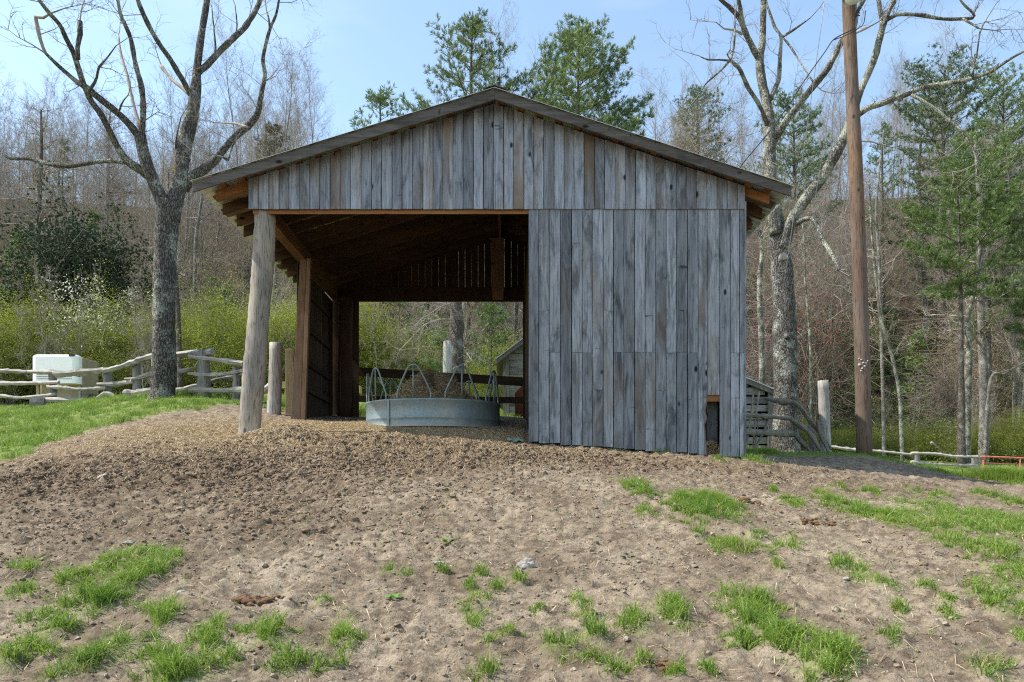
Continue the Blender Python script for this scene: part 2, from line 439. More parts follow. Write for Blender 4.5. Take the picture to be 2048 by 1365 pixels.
M = {}
M['siding'] = wood('weathered_siding', (0.335,0.36,0.405), (0.175,0.19,0.22), (0.035,0.036,0.042), 'z', (0.16,0.115,0.075), 0.5, 0.6, 0.42, grain=7.0, streak=0.75)
M['siding_low'] = wood('weathered_wall_boards', (0.31,0.33,0.36), (0.165,0.178,0.20), (0.032,0.033,0.037), 'z', (0.14,0.11,0.08), 0.3, 0.65, 0.45, grain=7.0, streak=0.75)
M['fascia'] = wood('fascia_wood', (0.135,0.122,0.108), (0.08,0.072,0.064), (0.03,0.027,0.025), 'x', (0.10,0.075,0.05), 0.3, 0.4, 0.2)
M['fresh_x'] = wood('sheltered_lumber_across', (0.30,0.14,0.056), (0.20,0.09,0.036), (0.12,0.05,0.02), 'x', (0.30,0.17,0.08), 0.3, 0.3, 0.3, streak=0.3)
M['fresh_y'] = wood('sheltered_lumber_lengthwise', (0.21,0.10,0.042), (0.13,0.06,0.026), (0.12,0.05,0.02), 'y', (0.30,0.17,0.08), 0.3, 0.3, 0.3, streak=0.3)
M['fresh_z'] = wood('sheltered_lumber_upright', (0.215,0.135,0.085), (0.14,0.088,0.056), (0.08,0.04,0.02), 'z', (0.16,0.12,0.09), 0.4, 0.4, 0.3)
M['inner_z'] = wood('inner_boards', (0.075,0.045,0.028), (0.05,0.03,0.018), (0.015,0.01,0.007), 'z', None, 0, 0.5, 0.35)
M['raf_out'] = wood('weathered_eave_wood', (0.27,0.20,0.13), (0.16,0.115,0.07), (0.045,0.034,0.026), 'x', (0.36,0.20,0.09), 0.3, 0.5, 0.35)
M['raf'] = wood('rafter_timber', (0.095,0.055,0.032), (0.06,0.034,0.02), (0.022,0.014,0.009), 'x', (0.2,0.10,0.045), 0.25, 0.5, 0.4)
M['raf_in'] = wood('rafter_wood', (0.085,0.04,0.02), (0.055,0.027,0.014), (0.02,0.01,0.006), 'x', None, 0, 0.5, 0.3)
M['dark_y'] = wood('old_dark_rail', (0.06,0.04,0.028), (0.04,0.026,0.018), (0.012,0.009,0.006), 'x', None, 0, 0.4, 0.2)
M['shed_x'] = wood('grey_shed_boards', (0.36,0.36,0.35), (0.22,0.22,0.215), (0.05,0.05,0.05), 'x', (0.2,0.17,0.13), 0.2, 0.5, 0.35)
M['yellow'] = wood('new_yellow_lumber', (0.62,0.47,0.20), (0.52,0.38,0.15), (0.3,0.2,0.08), 'x', None, 0, 0.2, 0.15, streak=0.2)
M['post_sq'] = wood('treated_post', (0.34,0.27,0.15), (0.25,0.19,0.105), (0.09,0.07,0.04), 'z', (0.2,0.12,0.07), 0.3, 0.3, 0.2)

def logmat(name, light, mid, dark, warm, axis='z', crack=0.6):
    t = NT(name, 0.85, 0.15)
    g = {'z': (1, 1, 0.06), 'y': (1, 0.06, 1), 'x': (0.06, 1, 1)}[axis]
    off = t.vec(t.attr('bid'), (17.0, 9.0, 23.0))
    c = t.coords(g, off); c3 = t.coords((1, 1, 0.45), off)
    f = t.noise(c, 60, 6, 0.65, 0.3)
    col = t.mix(t.ramp(t.noise(c3, 3.0, 5, 0.6), [(0.35, 0.0), (0.65, 1.0)]), mid, light)
    col = t.mix(t.ramp(t.noise(c3, 1.3, 4, 0.6), [(0.48, 0.0), (0.68, 0.8)]), col, warm)
    col = t.mix(t.ramp(f, [(0.34, crack), (0.50, 0.0)]), col, dark)
    kn = t.voro(t.coords((1, 1, 0.6), off), 3.1)
    col = t.mix(t.ramp(kn, [(0.05, 0.9), (0.10, 0.0)]), col, dark)
    t.color(col).bump(t.math('ADD', f, t.math('MULTIPLY', kn, 0.2)), 0.008, 0.9)
    return t.m
M['log'] = logmat('peeled_log', (0.31,0.27,0.22), (0.155,0.145,0.135), (0.05,0.045,0.04), (0.33,0.25,0.165), 'z', 0.9)
M['log_white'] = logmat('bleached_log', (0.42,0.40,0.37), (0.27,0.255,0.235), (0.07,0.06,0.055), (0.34,0.26,0.20), 'z', 0.9)
M['rail'] = logmat('split_rail', (0.43,0.40,0.355), (0.24,0.225,0.205), (0.07,0.065,0.06), (0.36,0.32,0.27), 'x', 0.8)
M['rail_post'] = logmat('rail_post', (0.26,0.24,0.22), (0.15,0.14,0.13), (0.04,0.036,0.033), (0.2,0.17,0.14), 'z', 0.8)
M['rail_old'] = logmat('mossy_rail', (0.24,0.225,0.19), (0.14,0.13,0.11), (0.035,0.03,0.025), (0.19,0.175,0.10), 'x', 0.8)
M['pole'] = logmat('utility_pole', (0.18,0.112,0.07), (0.10,0.07,0.05), (0.028,0.022,0.018), (0.15,0.12,0.10), 'z', 0.9)

def bark(name, dark, mid, lichen, lich_amt=0.5, moss=None, sc_=1.0):
    t = NT(name, 0.95, 0.08)
    c = t.coords((1, 1, 0.28)); c3 = t.coords((1, 1, 1))
    w = t.noise(c3, 9*sc_, 3, 0.5, out='Color')
    va = t.n.new("ShaderNodeVectorMath"); va.operation = 'MULTIPLY_ADD'; t.l.new(w, va.inputs[0]); va.inputs[1].default_value = (0.09, 0.09, 0.09); t.l.new(c, va.inputs[2])
    cr = t.voro(va.outputs[0], 24*sc_, 'DISTANCE_TO_EDGE')
    f = t.noise(c, 40*sc_, 5, 0.7)
    col = t.mix(t.ramp(f, [(0.3, 0.0), (0.7, 1.0)]), tuple(0.6*x for x in mid), mid)
    col = t.mix(t.ramp(cr, [(0.02, 1.0), (0.12, 0.0)]), col, dark)
    li = t.ramp(t.math('ADD', t.math('MULTIPLY', t.noise(c3, 2.6, 3, 0.6), 0.55), t.math('MULTIPLY', t.noise(c3, 26*sc_, 4, 0.7), 0.45)), [(0.56-0.14*lich_amt, 0.0), (0.62-0.10*lich_amt, 0.9)])
    col = t.mix(li, col, lichen)
    if moss is not None:
        mo = t.ramp(t.noise(c3, 1.7, 6, 0.75), [(0.60, 0.0), (0.66, 0.9)])
        col = t.mix(mo, col, moss)
    t.color(col).bump(t.math('ADD', t.ramp(cr, [(0.0, 0.0), (0.2, 1.0)]), t.math('MULTIPLY', f, 0.5)), 0.02, 1.0)
    return t.m
M['bark_big'] = bark('furrowed_bark', (0.03,0.027,0.024), (0.16,0.145,0.13), (0.33,0.34,0.29), 0.35, (0.17,0.15,0.035))
M['bark_lichen'] = bark('lichen_bark', (0.045,0.04,0.035), (0.17,0.155,0.135), (0.36,0.365,0.285), 0.62)
M['bark_grey'] = bark('grey_woodland_bark', (0.09,0.08,0.07), (0.27,0.245,0.22), (0.36,0.35,0.31), 0.4)
M['bark_pine'] = bark('pine_bark', (0.04,0.033,0.028), (0.16,0.135,0.115), (0.25,0.24,0.21), 0.3)
def plain(name, c, rough=0.8, var=0.25, scale=8, spec=0.2, metal=0.0):
    t = NT(name, rough, spec); t.b.inputs['Metallic'].default_value = metal
    n = t.noise(t.coords(), scale, 5, 0.6)
    t.color(t.mix(t.ramp(n, [(0.3, 0.0), (0.7, 1.0)]), tuple(x*(1-var) for x in c), tuple(min(1, x*(1+var)) for x in c)))
    return t.m
M['twig'] = plain('twig_bark', (0.20,0.175,0.15), 0.9, 0.3, 2)
t = NT('woodland_twigs', 0.9, 0.1); co = t.coords(src='Generated'); wp = t.n.new("ShaderNodeNewGeometry").outputs['Position']
t.color(t.mix(t.ramp(t.noise(wp, 0.11, 3, 0.6), [(0.42, 0.0), (0.60, 1.0)]), t.mix(t.ramp(t.noise(wp, 0.9, 3), [(0.4, 0.0), (0.6, 1.0)]), (0.20,0.175,0.155), (0.33,0.29,0.25)), (0.25,0.205,0.145)))
M['twig_far'] = t.m
M['dead'] = plain('dead_wood', (0.30,0.25,0.22), 0.9, 0.3, 6)

def leafmat(name, a, b, trans=0.3, scale=1.2, rough=0.6, spec=0.3, c=None, fine=30):
    t = NT(name, rough, spec)
    co = t.coords(); n = t.noise(co, scale, 4, 0.6); f = t.noise(co, fine, 2, 0.5)
    col = t.mix(t.ramp(t.math('ADD', t.math('MULTIPLY', n, 0.5), t.math('MULTIPLY', f, 0.5)), [(0.38, 0.0), (0.62, 1.0)]), a, b)
    if c is not None: col = t.mix(t.ramp(t.noise(co, scale*2.1, 4, 0.6), [(0.58, 0.0), (0.68, 0.9)]), col, c)
    if name == 'grass_blades': col = t.mix(t.ramp(t.noise(co, 95, 1, 0.5), [(0.64, 0.0), (0.67, 0.85)]), col, (0.42,0.36,0.18))
    hv = t.n.new("ShaderNodeHueSaturation"); t.l.new(col, hv.inputs['Color']); hv.inputs['Saturation'].default_value = 1.0
    t.l.new(t.ramp(t.objrand(), [(0, 0.6), (1, 1.25)]), hv.inputs['Value'])
    col = hv.outputs[0]
    t.color(col)
    tr = t.n.new("ShaderNodeBsdfTranslucent"); t.l.new(col, tr.inputs[0])
    ms = t.n.new("ShaderNodeMixShader"); ms.inputs[0].default_value = trans
    t.l.new(t.b.outputs[0], ms.inputs[1]); t.l.new(tr.outputs[0], ms.inputs[2]); t.l.new(ms.outputs[0], t.out.inputs[0])
    return t.m
M['grass'] = leafmat('grass_blades', (0.095,0.19,0.02), (0.24,0.34,0.05), 0.4, 2.0, 0.45, 0.35, (0.34,0.32,0.13), 60)
M['needles'] = leafmat('pine_needles', (0.095,0.16,0.06), (0.25,0.31,0.11), 0.2, 0.5, 0.5, 0.3, (0.15,0.17,0.045), 6)
M['needles_blue'] = leafmat('bluish_pine_needles', (0.09,0.145,0.07), (0.235,0.295,0.13), 0.2, 0.5, 0.5, 0.3)
M['needles_bright'] = leafmat('bright_pine_needles', (0.085,0.145,0.045), (0.19,0.26,0.075), 0.3, 0.8, 0.5, 0.3)
M['spring'] = leafmat('spring_leaves', (0.16,0.215,0.02), (0.37,0.41,0.035), 0.4, 0.5, 0.6, 0.15, (0.17,0.14,0.04), 5)
M['laurel'] = leafmat('evergreen_leaves', (0.035,0.06,0.028), (0.08,0.11,0.06), 0.1, 1.2, 0.7, 0.1, None, 12)
M['laurel_lt'] = leafmat('understory_leaves', (0.085,0.12,0.03), (0.19,0.225,0.065), 0.2, 1.0, 0.6, 0.2, None, 12)
M['bloom'] = leafmat('cream_blossom', (0.52,0.50,0.38), (0.70,0.68,0.54), 0.3, 2.0)
M['redbud'] = leafmat('red_buds', (0.42,0.05,0.05), (0.58,0.10,0.10), 0.3, 2.0)
M['orange_bud'] = leafmat('orange_buds', (0.40,0.22,0.05), (0.52,0.31,0.08), 0.3, 2.0)
M['weed'] = leafmat('broad_weed_leaves', (0.07,0.16,0.03), (0.16,0.28,0.06), 0.3, 6.0)

# soil and fields
t = NT('soil_and_turf', 0.95, 0.1)
co = t.coords(); ag, astraw, aleaf = t.attr('grass'), t.attr('straw'), t.attr('leaf')
n1 = t.noise(co, 1.1, 5, 0.65); n2 = t.noise(co, 9, 6, 0.7); n3 = t.noise(co, 55, 5, 0.7)
soil = t.mix(t.ramp(n1, [(0.38, 0.0), (0.62, 1.0)]), (0.185,0.143,0.098), (0.32,0.26,0.187))
soil = t.mix(t.ramp(n2, [(0.38, 0.9), (0.56, 0.0)]), soil, (0.10,0.073,0.05))
soil = t.mix(t.ramp(n3, [(0.35, 0.55), (0.5, 0.0), (0.62, 0.0)]), soil, (0.10,0.075,0.055))
soil = t.mix(t.ramp(n3, [(0.60, 0.0), (0.72, 0.55)]), soil, (0.46,0.39,0.30))
damp = t.attr('damp'); soil = t.mix(t.math('MULTIPLY', damp, t.ramp(n2, [(0.30, 1.0), (0.66, 0.35)])), soil, (0.08,0.05,0.03))
sc_ = t.coords((1, 0.25, 1)); straw = t.mix(t.ramp(t.noise(co, 34, 6, 0.75, 1.5), [(0.36, 0.0), (0.62, 1.0)]), (0.105,0.073,0.045), (0.44,0.345,0.215))
soil = t.mix(t.math('MULTIPLY', astraw, t.ramp(n2, [(0.40, 0.1), (0.60, 0.95)])), soil, straw)
turf = t.mix(t.ramp(t.noise(co, 3.0, 6, 0.75), [(0.34, 0.0), (0.64, 1.0)]), (0.075,0.125,0.02), (0.19,0.25,0.055))
turf = t.mix(t.ramp(t.noise(co, 22, 4, 0.7), [(0.55, 0.0), (0.70, 0.6)]), turf, (0.27,0.24,0.11))
litter = t.mix(t.ramp(t.noise(co, 1.6, 6, 0.75), [(0.36, 0.0), (0.62, 1.0)]), (0.04,0.03,0.02), (0.15,0.10,0.065))
litter = t.mix(t.ramp(t.noise(co, 0.5, 5, 0.7), [(0.46, 0.0), (0.60, 0.8)]), litter, (0.035,0.04,0.02))
col = t.mix(ag, soil, turf); col = t.mix(aleaf, col, litter)
t.color(col).bump(t.math('ADD', t.math('MULTIPLY', n2, 0.6), t.math('MULTIPLY', n3, 0.35)), 0.05, 1.0)
M['ground'] = t.m
t = NT('soil_clods', 0.95, 0.1)
off = t.attr('bid')
t.color(t.mix(t.ramp(t.noise(t.coords(), 40, 4, 0.7), [(0.4, 0.0), (0.6, 1.0)]), t.ramp(off, [(0, (0.022,0.016,0.012)), (0.3, (0.10,0.062,0.038)), (0.55, (0.16,0.11,0.07)), (0.8, (0.26,0.205,0.15)), (1, (0.34,0.285,0.215))]), (0.20,0.15,0.105))).bump(t.noise(t.coords(), 90, 3), 0.01)
M['clod'] = t.m
t = NT('dry_straw', 0.7, 0.3)
t.color(t.ramp(t.attr('bid'), [(0, (0.17,0.105,0.05)), (0.5, (0.40,0.29,0.155)), (1, (0.68,0.56,0.37))]))
M['straw'] = t.m
M['dung'] = plain('dry_dung', (0.115,0.065,0.035), 0.95, 0.4, 30)
M['stone'] = plain('pale_stone', (0.27,0.25,0.22), 0.9, 0.25, 18)
M['paper'] = plain('white_plastic', (0.75,0.74,0.72), 0.6, 0.08, 10)
M['net'] = plain('green_net_wrap', (0.14,0.22,0.17), 0.6, 0.3, 40)

# metals and paint
t = NT('roofing_metal', 0.45, 0.4); t.b.inputs['Metallic'].default_value = 0.7
t.color(t.mix(t.ramp(t.noise(t.coords(), 3, 5), [(0.4, 0.0), (0.7, 1.0)]), (0.50,0.52,0.50), (0.66,0.67,0.64)))
M['roofing'] = t.m
t = NT('galvanised_sheet', 0.42, 0.5); t.b.inputs['Metallic'].default_value = 0.12
co = t.coords(); d = t.noise(t.coords((1, 1, 0.6)), 5, 6, 0.7)
gcol = t.mix(t.ramp(t.voro(co, 45, out='Color'), [(0, 0.0), (1, 1.0)]), (0.12,0.16,0.17), (0.20,0.24,0.245))
gcol = t.mix(t.ramp(d, [(0.50, 0.0), (0.72, 0.75)]), gcol, (0.27,0.24,0.18))
sp = t.n.new("ShaderNodeSeparateXYZ"); t.l.new(co, sp.inputs[0])
gcol = t.mix(t.ramp(t.math('ADD', sp.outputs['Z'], t.math('MULTIPLY', d, 0.12)), [(0.05, 0.8), (0.13, 0.0)]), gcol, (0.33,0.25,0.16))
t.color(gcol).bump(t.noise(co, 2.5, 2), 0.03, 0.5)
M['galv'] = t.m
M['tube_green'] = plain('painted_tube', (0.15,0.175,0.165), 0.5, 0.3, 14, 0.4, 0.3)
M['trailer_white'] = plain('trailer_aluminium', (0.80,0.77,0.75), 0.4, 0.05, 2, 0.5, 0.0)
M['trailer_shade_tan'] = plain('trailer_shaded_panel', (0.27,0.22,0.15), 0.6, 0.2, 3)  # shade on the white trailer's lower front and side, put into the colour
M['trailer_dark'] = plain('dark_trim', (0.03,0.03,0.035), 0.5, 0.2, 3)
M['gate_red'] = plain('faded_red_tube', (0.42,0.13,0.09), 0.6, 0.3, 9)
M['wire'] = plain('black_cable', (0.03,0.03,0.03), 0.6, 0.1, 3)
M['wire_grey'] = plain('steel_cable', (0.20,0.20,0.20), 0.5, 0.1, 3, 0.5, 0.5)
M['lamp'] = plain('lamp_hood_metal', (0.38,0.42,0.36), 0.4, 0.15, 12, 0.4, 0.5)
M['glass'] = plain('lamp_lens', (0.55,0.60,0.52), 0.15, 0.05, 4, 0.5)
M['rust_panel'] = plain('red_brown_board', (0.10,0.035,0.022), 0.8, 0.3, 4)
M['tire'] = plain('tyre_rubber', (0.03,0.03,0.03), 0.9, 0.2, 10)

# ------------------------------------------------------------------ ground: one sheet
def axis_pts(segs):
    out = []
    for a, b, s0, s1 in segs:
        v = a
        while v < b:
            out.append(v); f_ = (v-a)/(b-a); v += s0*(1-f_)+s1*f_
    return out
xp = axis_pts([(0, 5, 0.022, 0.03), (5, 9.6, 0.03, 0.06), (9.6, 20, 0.12, 0.6), (20, 60, 0.8, 3), (60, 320, 5, 25)]) + [320]
xs = np.array([-v for v in xp[:0:-1]] + xp)
ys = np.array(axis_pts([(-12, 2.6, 1.2, 0.1), (2.6, 5, 0.018, 0.024), (5, 11, 0.024, 0.045), (11, 17, 0.045, 0.12), (17, 50, 0.15, 0.9), (50, 130, 1.0, 2.5), (130, 420, 4, 30)]) + [420])
GX, GY = np.meshgrid(xs, ys)
gx, gy = GX.ravel(), GY.ravel()
gz = H(gx, gy)
fm = field_mask(gx, gy); pm = patch_mask(gx, gy)
near = np.clip((17-gy)/3, 0, 1)*np.clip((10-np.abs(gx))/1.0, 0, 1)
ins = ((gx > XL-0.1) & (gx < XR+0.1) & (gy > YF+0.1) & (gy < YB+0.3)).astype(float)
# churned band below the barn opening, straw around the post
chA = 1.15*np.exp(-(((gx+1.6)/3.8)**2 + ((gy-9.9)/1.25)**2)) + 0.75*np.exp(-(((gx+4.6)/3.0)**2 + ((gy-8.0)/1.4)**2)) + 0.5*np.exp(-(((gx-2.5)/3.0)**2 + ((gy-9.9)/0.7)**2)) + 0.35*np.exp(-(((gx+3.0)/2.0)**2 + ((gy-6.3)/1.0)**2))
churn = np.clip(chA*(0.6+0.9*fbm(gx*0.9, gy*0.9, 31, 3)), 0, 1.15)
straw = np.clip(1.1*np.exp(-(((gx+4.3)/2.2)**2 + ((gy-11.6)/1.0)**2)) + 0.85*np.exp(-(((gx+1.9)/3.2)**2 + ((gy-11.5)/0.6)**2)) + 0.3*np.exp(-(((gx+6.8)/2.6)**2 + ((gy-10.0)/1.2)**2)) + 0.4*np.exp(-(((gx+3.2)/1.6)**2 + ((gy-10.3)/0.9)**2)) + 0.35*np.exp(-(((gx-1.2)/2.0)**2 + ((gy-10.3)/0.5)**2)), 0, 1)
straw = np.clip(straw*(0.25+1.5*fbm(gx*1.7, gy*1.9, 45, 4)), 0, 1)
rough_ = (1-0.65*straw)*(0.58 + 0.70*churn)*near*(1-0.85*fm)*(1-0.6*ins)
lump = lambda f, s_: np.abs(vnoise(gx*f + 0.35*vnoise(gx*2*f, gy*2*f, s_+1), gy*f*1.25, s_)*2-1)
dz = 0.05*(fbm(gx*1.6, gy*1.6, 3, 3)-0.5)*near
dz += rough_*(0.050*(lump(4.6, 51)-0.5) + 0.045*(lump(9.7, 52)-0.5) + 0.040*(lump(17, 53)-0.5) + 0.022*(vnoise(gx*33, gy*33, 54)-0.5))
dz += (0.018+0.02*rough_)*near*(fbm(gx*17, gy*23, 61, 3)-0.5)
dz += 0.20*np.exp(-(((gx+3.35)/0.55)**2 + ((gy-10.55)/0.35)**2)) + 0.10*np.exp(-(((gx+2.0)/1.0)**2 + ((gy-10.6)/0.3)**2))
rh = np.random.RandomState(21)          # hoof prints
for _ in range(420):
    hx, hy, hr, hd = rh.uniform(-7, 7), rh.uniform(3, 10.6), rh.uniform(0.045, 0.085), rh.uniform(0.012, 0.035)
    j0, j1 = np.searchsorted(xs, [hx-3*hr, hx+3*hr]); i0, i1 = np.searchsorted(ys, [hy-3*hr, hy+3*hr])
    if i1 <= i0 or j1 <= j0: continue
    q2 = ((GX[i0:i1, j0:j1]-hx)**2+(GY[i0:i1, j0:j1]-hy)**2)/hr**2
    dz.reshape(GX.shape)[i0:i1, j0:j1] += hd*(-np.exp(-q2)+0.45*np.exp(-(np.sqrt(q2)-1.35)**2*5))
dz += 0.03*pm*near
far = np.clip((gy-17)/10, 0, 1)
dz += far*0.12*(fbm(gx*0.5, gy*0.5, 71, 3)-0.5)
gz2 = gz + dz
leaf = np.clip((gy - (39 + 7/(1+np.exp(-(gx-8)/6))) + 2*(fbm(gx*.4, gy*.4, 77, 2)-.5))/2.5, 0, 1)
gm = np.clip(np.maximum(fm*(0.75+0.4*(fbm(gx*2, gy*2, 81, 3)-0.3)), 0.55*np.clip(pm*1.3-0.2, 0, 1)), 0, 1)*(1-leaf)
ny, nx = GX.shape
ii, jj = np.meshgrid(np.arange(ny-1), np.arange(nx-1), indexing='ij')
Qg = np.stack([ii*nx+jj, ii*nx+jj+1, (ii+1)*nx+jj+1, (ii+1)*nx+jj], -1).reshape(-1, 4)
damp = np.clip(churn*(0.35+1.5*fbm(gx*1.2, gy*1.5, 47, 4)), 0, 1)
me = mk_mesh('ground', np.stack([gx, gy, gz2], 1), Qg, None, M['ground'], True, vert_attrs={'grass': gm, 'straw': straw, 'leaf': leaf, 'damp': damp})
tag(link('ground', me), kind='structure')

from bisect import bisect
def gzat(x, y):
    """height of the finished sheet (bilinear)"""
    x = np.asarray(x, float); y = np.asarray(y, float); Z = gz2.reshape(ny, nx)
    j = np.clip(np.searchsorted(xs, x)-1, 0, nx-2); i = np.clip(np.searchsorted(ys, y)-1, 0, ny-2)
    u = (x-xs[j])/(xs[j+1]-xs[j]); v = (y-ys[i])/(ys[i+1]-ys[i])
    return Z[i, j]*(1-u)*(1-v)+Z[i, j+1]*u*(1-v)+Z[i+1, j]*(1-u)*v+Z[i+1, j+1]*u*v
def samp(A, x, y):
    j = np.clip(np.searchsorted(xs, x)-1, 0, nx-2); i = np.clip(np.searchsorted(ys, y)-1, 0, ny-2); return A.reshape(ny, nx)[i, j]
def g1(x, y): return float(gzat(np.array([x]), np.array([y]))[0])

# ------------------------------------------------------------------ grass, clods, straw (nobody could count them)
def blades(x, y, z, h, w, lean=0.5, seed=0):
    n = len(x); r = np.random.RandomState(seed)
    a = r.uniform(0, 2*math.pi, n); l = lean*r.uniform(0.2, 1.2, n)*h
    dx, dy = np.cos(a)*l, np.sin(a)*l; px_, py_ = -np.sin(a), np.cos(a)
    tw = r.uniform(0, math.pi, n); px_, py_ = np.cos(tw), np.sin(tw)
    b = np.stack([x, y, z-0.01], 1); wv = np.stack([px_*w, py_*w, 0*w], 1)/2
    m = b + np.stack([dx*0.3, dy*0.3, h*0.6], 1); tp = b + np.stack([dx, dy, h*r.uniform(0.75, 1.0, n)], 1)
    V = np.stack([b-wv, b+wv, m+wv*0.8, m-wv*0.8, tp], 1).reshape(-1, 3)
    k = (np.arange(n)*5)[:, None]
    return V, k+np.array([[0, 1, 2, 3]]), k+np.array([[3, 2, 4]])
GV, GQ, GT, gn = [], [], [], 0
def add_blades(x, y, h, w, lean, seed):
    global gn
    if len(x) == 0: return
    V, Q, T = blades(x, y, gzat(x, y), h, w, lean, seed)
    GV.append(V); GQ.append(Q+gn); GT.append(T+gn); gn += len(V)
def px_small(i): return PATCH[i][0] < 1700
for i, (a, b, c, d) in enumerate(PW):
    area = math.pi*c*d; r = np.random.RandomState(100+i)
    nt = max(4, int(area*(220 if px_small(i) else 95))); tall = 0.08 if PATCH[i][2] < 22 else (0.11 if PATCH[i][0] < 1200 else (0.11 if PATCH[i][0] < 1700 else 0.09))
    if b > 8: tall *= 1.1
    tx = a + r.randn(nt)*c*0.58; ty = b + r.randn(nt)*d*0.58
    th = tall*r.uniform(0.35, 1.35, nt)*np.clip(1.15-0.35*(((tx-a)/c)**2+((ty-b)/d)**2), 0.4, 1.2)
    per = 34
    x = np.repeat(tx, per)+r.randn(nt*per)*0.022; y = np.repeat(ty, per)+r.randn(nt*per)*0.022
    h = np.repeat(th, per)*r.uniform(0.4, 1.15, nt*per)
    add_blades(x, y, h, 0.0038+0.003*r.rand(len(x)), 1.15, 300+i)
# scattered seedlings over the dirt
r = np.random.RandomState(5); n = 5200; x = r.uniform(-8, 8, n); y = 2.7+7.2*r.rand(n)**1.4
k_ = (fbm(x*0.8, y*0.8, 91, 3) > 0.50) & (samp(churn, x, y) < 0.5); x, y = x[k_], y[k_]
x = np.repeat(x, 4)+r.randn(len(x)*4)*0.012; y = np.repeat(y, 4)+r.randn(len(y)*4)*0.012
add_blades(x, y, 0.035*r.uniform(0.4, 1.4, len(x)), np.full(len(x), 0.004), 0.9, 6)
# turf on the bank, round the barn, in the fields
def field(nT, x0, x1, y0, y1, hh, per, seed, w, spread):
    r = np.random.RandomState(seed); x = r.uniform(x0, x1, nT); y = r.uniform(y0, y1, nT)
    m = samp(fm*(1-leaf), x, y)*np.clip(0.35+1.3*fbm(x*1.1, y*1.1, seed, 3), 0, 1); k_ = r.rand(nT) < m; x, y = x[k_], y[k_]
    th = hh*(0.35+1.3*fbm(x*0.9, y*0.9, seed+3, 2)**1.5)*r.uniform(0.5, 1.3, len(x))
    n = len(x)*per
    add_blades(np.repeat(x, per)+r.randn(n)*spread, np.repeat(y, per)+r.randn(n)*spread, np.repeat(th, per)*r.uniform(0.5, 1.1, n), w*(0.7+0.6*r.rand(n)), 0.7, seed+1)
field(5400, -11, -2.6, 8.8, 18.5, 0.17, 16, 21, 0.007, 0.03)
field(2600, -14, 9, 16.0, 24, 0.15, 12, 22, 0.009, 0.04)
field(4600, -30, 5, 20, 40, 0.16, 9, 23, 0.016, 0.08)
field(5200, 3.4, 12, 11, 19, 0.05, 14, 24, 0.007, 0.03)
field(2600, 12, 34, 20, 47, 0.10, 9, 25, 0.018, 0.09)
# coarse tufts on the left bank
r0_ = np.random.RandomState(77)
for _ in range(46):
    cx_, cy_ = r0_.uniform(-10.5, -5.0), r0_.uniform(11.0, 16.5)
    if samp(fm, np.array([cx_]), np.array([cy_]))[0] < 0.6: continue
    n = 130; a = r0_.uniform(0, 6.28, n); q = np.abs(r0_.randn(n))*0.13
    add_blades(cx_+np.cos(a)*q, cy_+np.sin(a)*q, r0_.uniform(0.13, 0.24)*r0_.uniform(0.5, 1.1, n), np.full(n, 0.008), 1.0, 900+_)
# the tall tufts on the right rim
for (px, py, Y, n, h) in [(1990,950,11.6,1500,0.26),(2035,962,11.4,1400,0.26),(1885,942,12.2,700,0.10),(1925,946,12.2,600,0.09),(1960,950,11.8,600,0.11),(1770,918,13.4,600,0.09),(1530,915,12.0,800,0.12),(1500,921,10.8,260,0.12)]:
    c = on(px, Y); r = np.random.RandomState(int(px)); a = r.uniform(0, 6.28, n); q = np.abs(r.randn(n))*0.16
    add_blades(c[0]+np.cos(a)*q*1.4, c[1]+np.sin(a)*q, h*r.uniform(0.4, 1.15, n), np.full(n, 0.008), 0.8, int(px))
me = mk_mesh('grass', np.concatenate(GV), np.concatenate(GQ), np.concatenate(GT), M['grass'])
tag(link('grass', me), 'bright green spring grass growing in tufts through the dirt and over the bank', 'grass', kind='stuff')

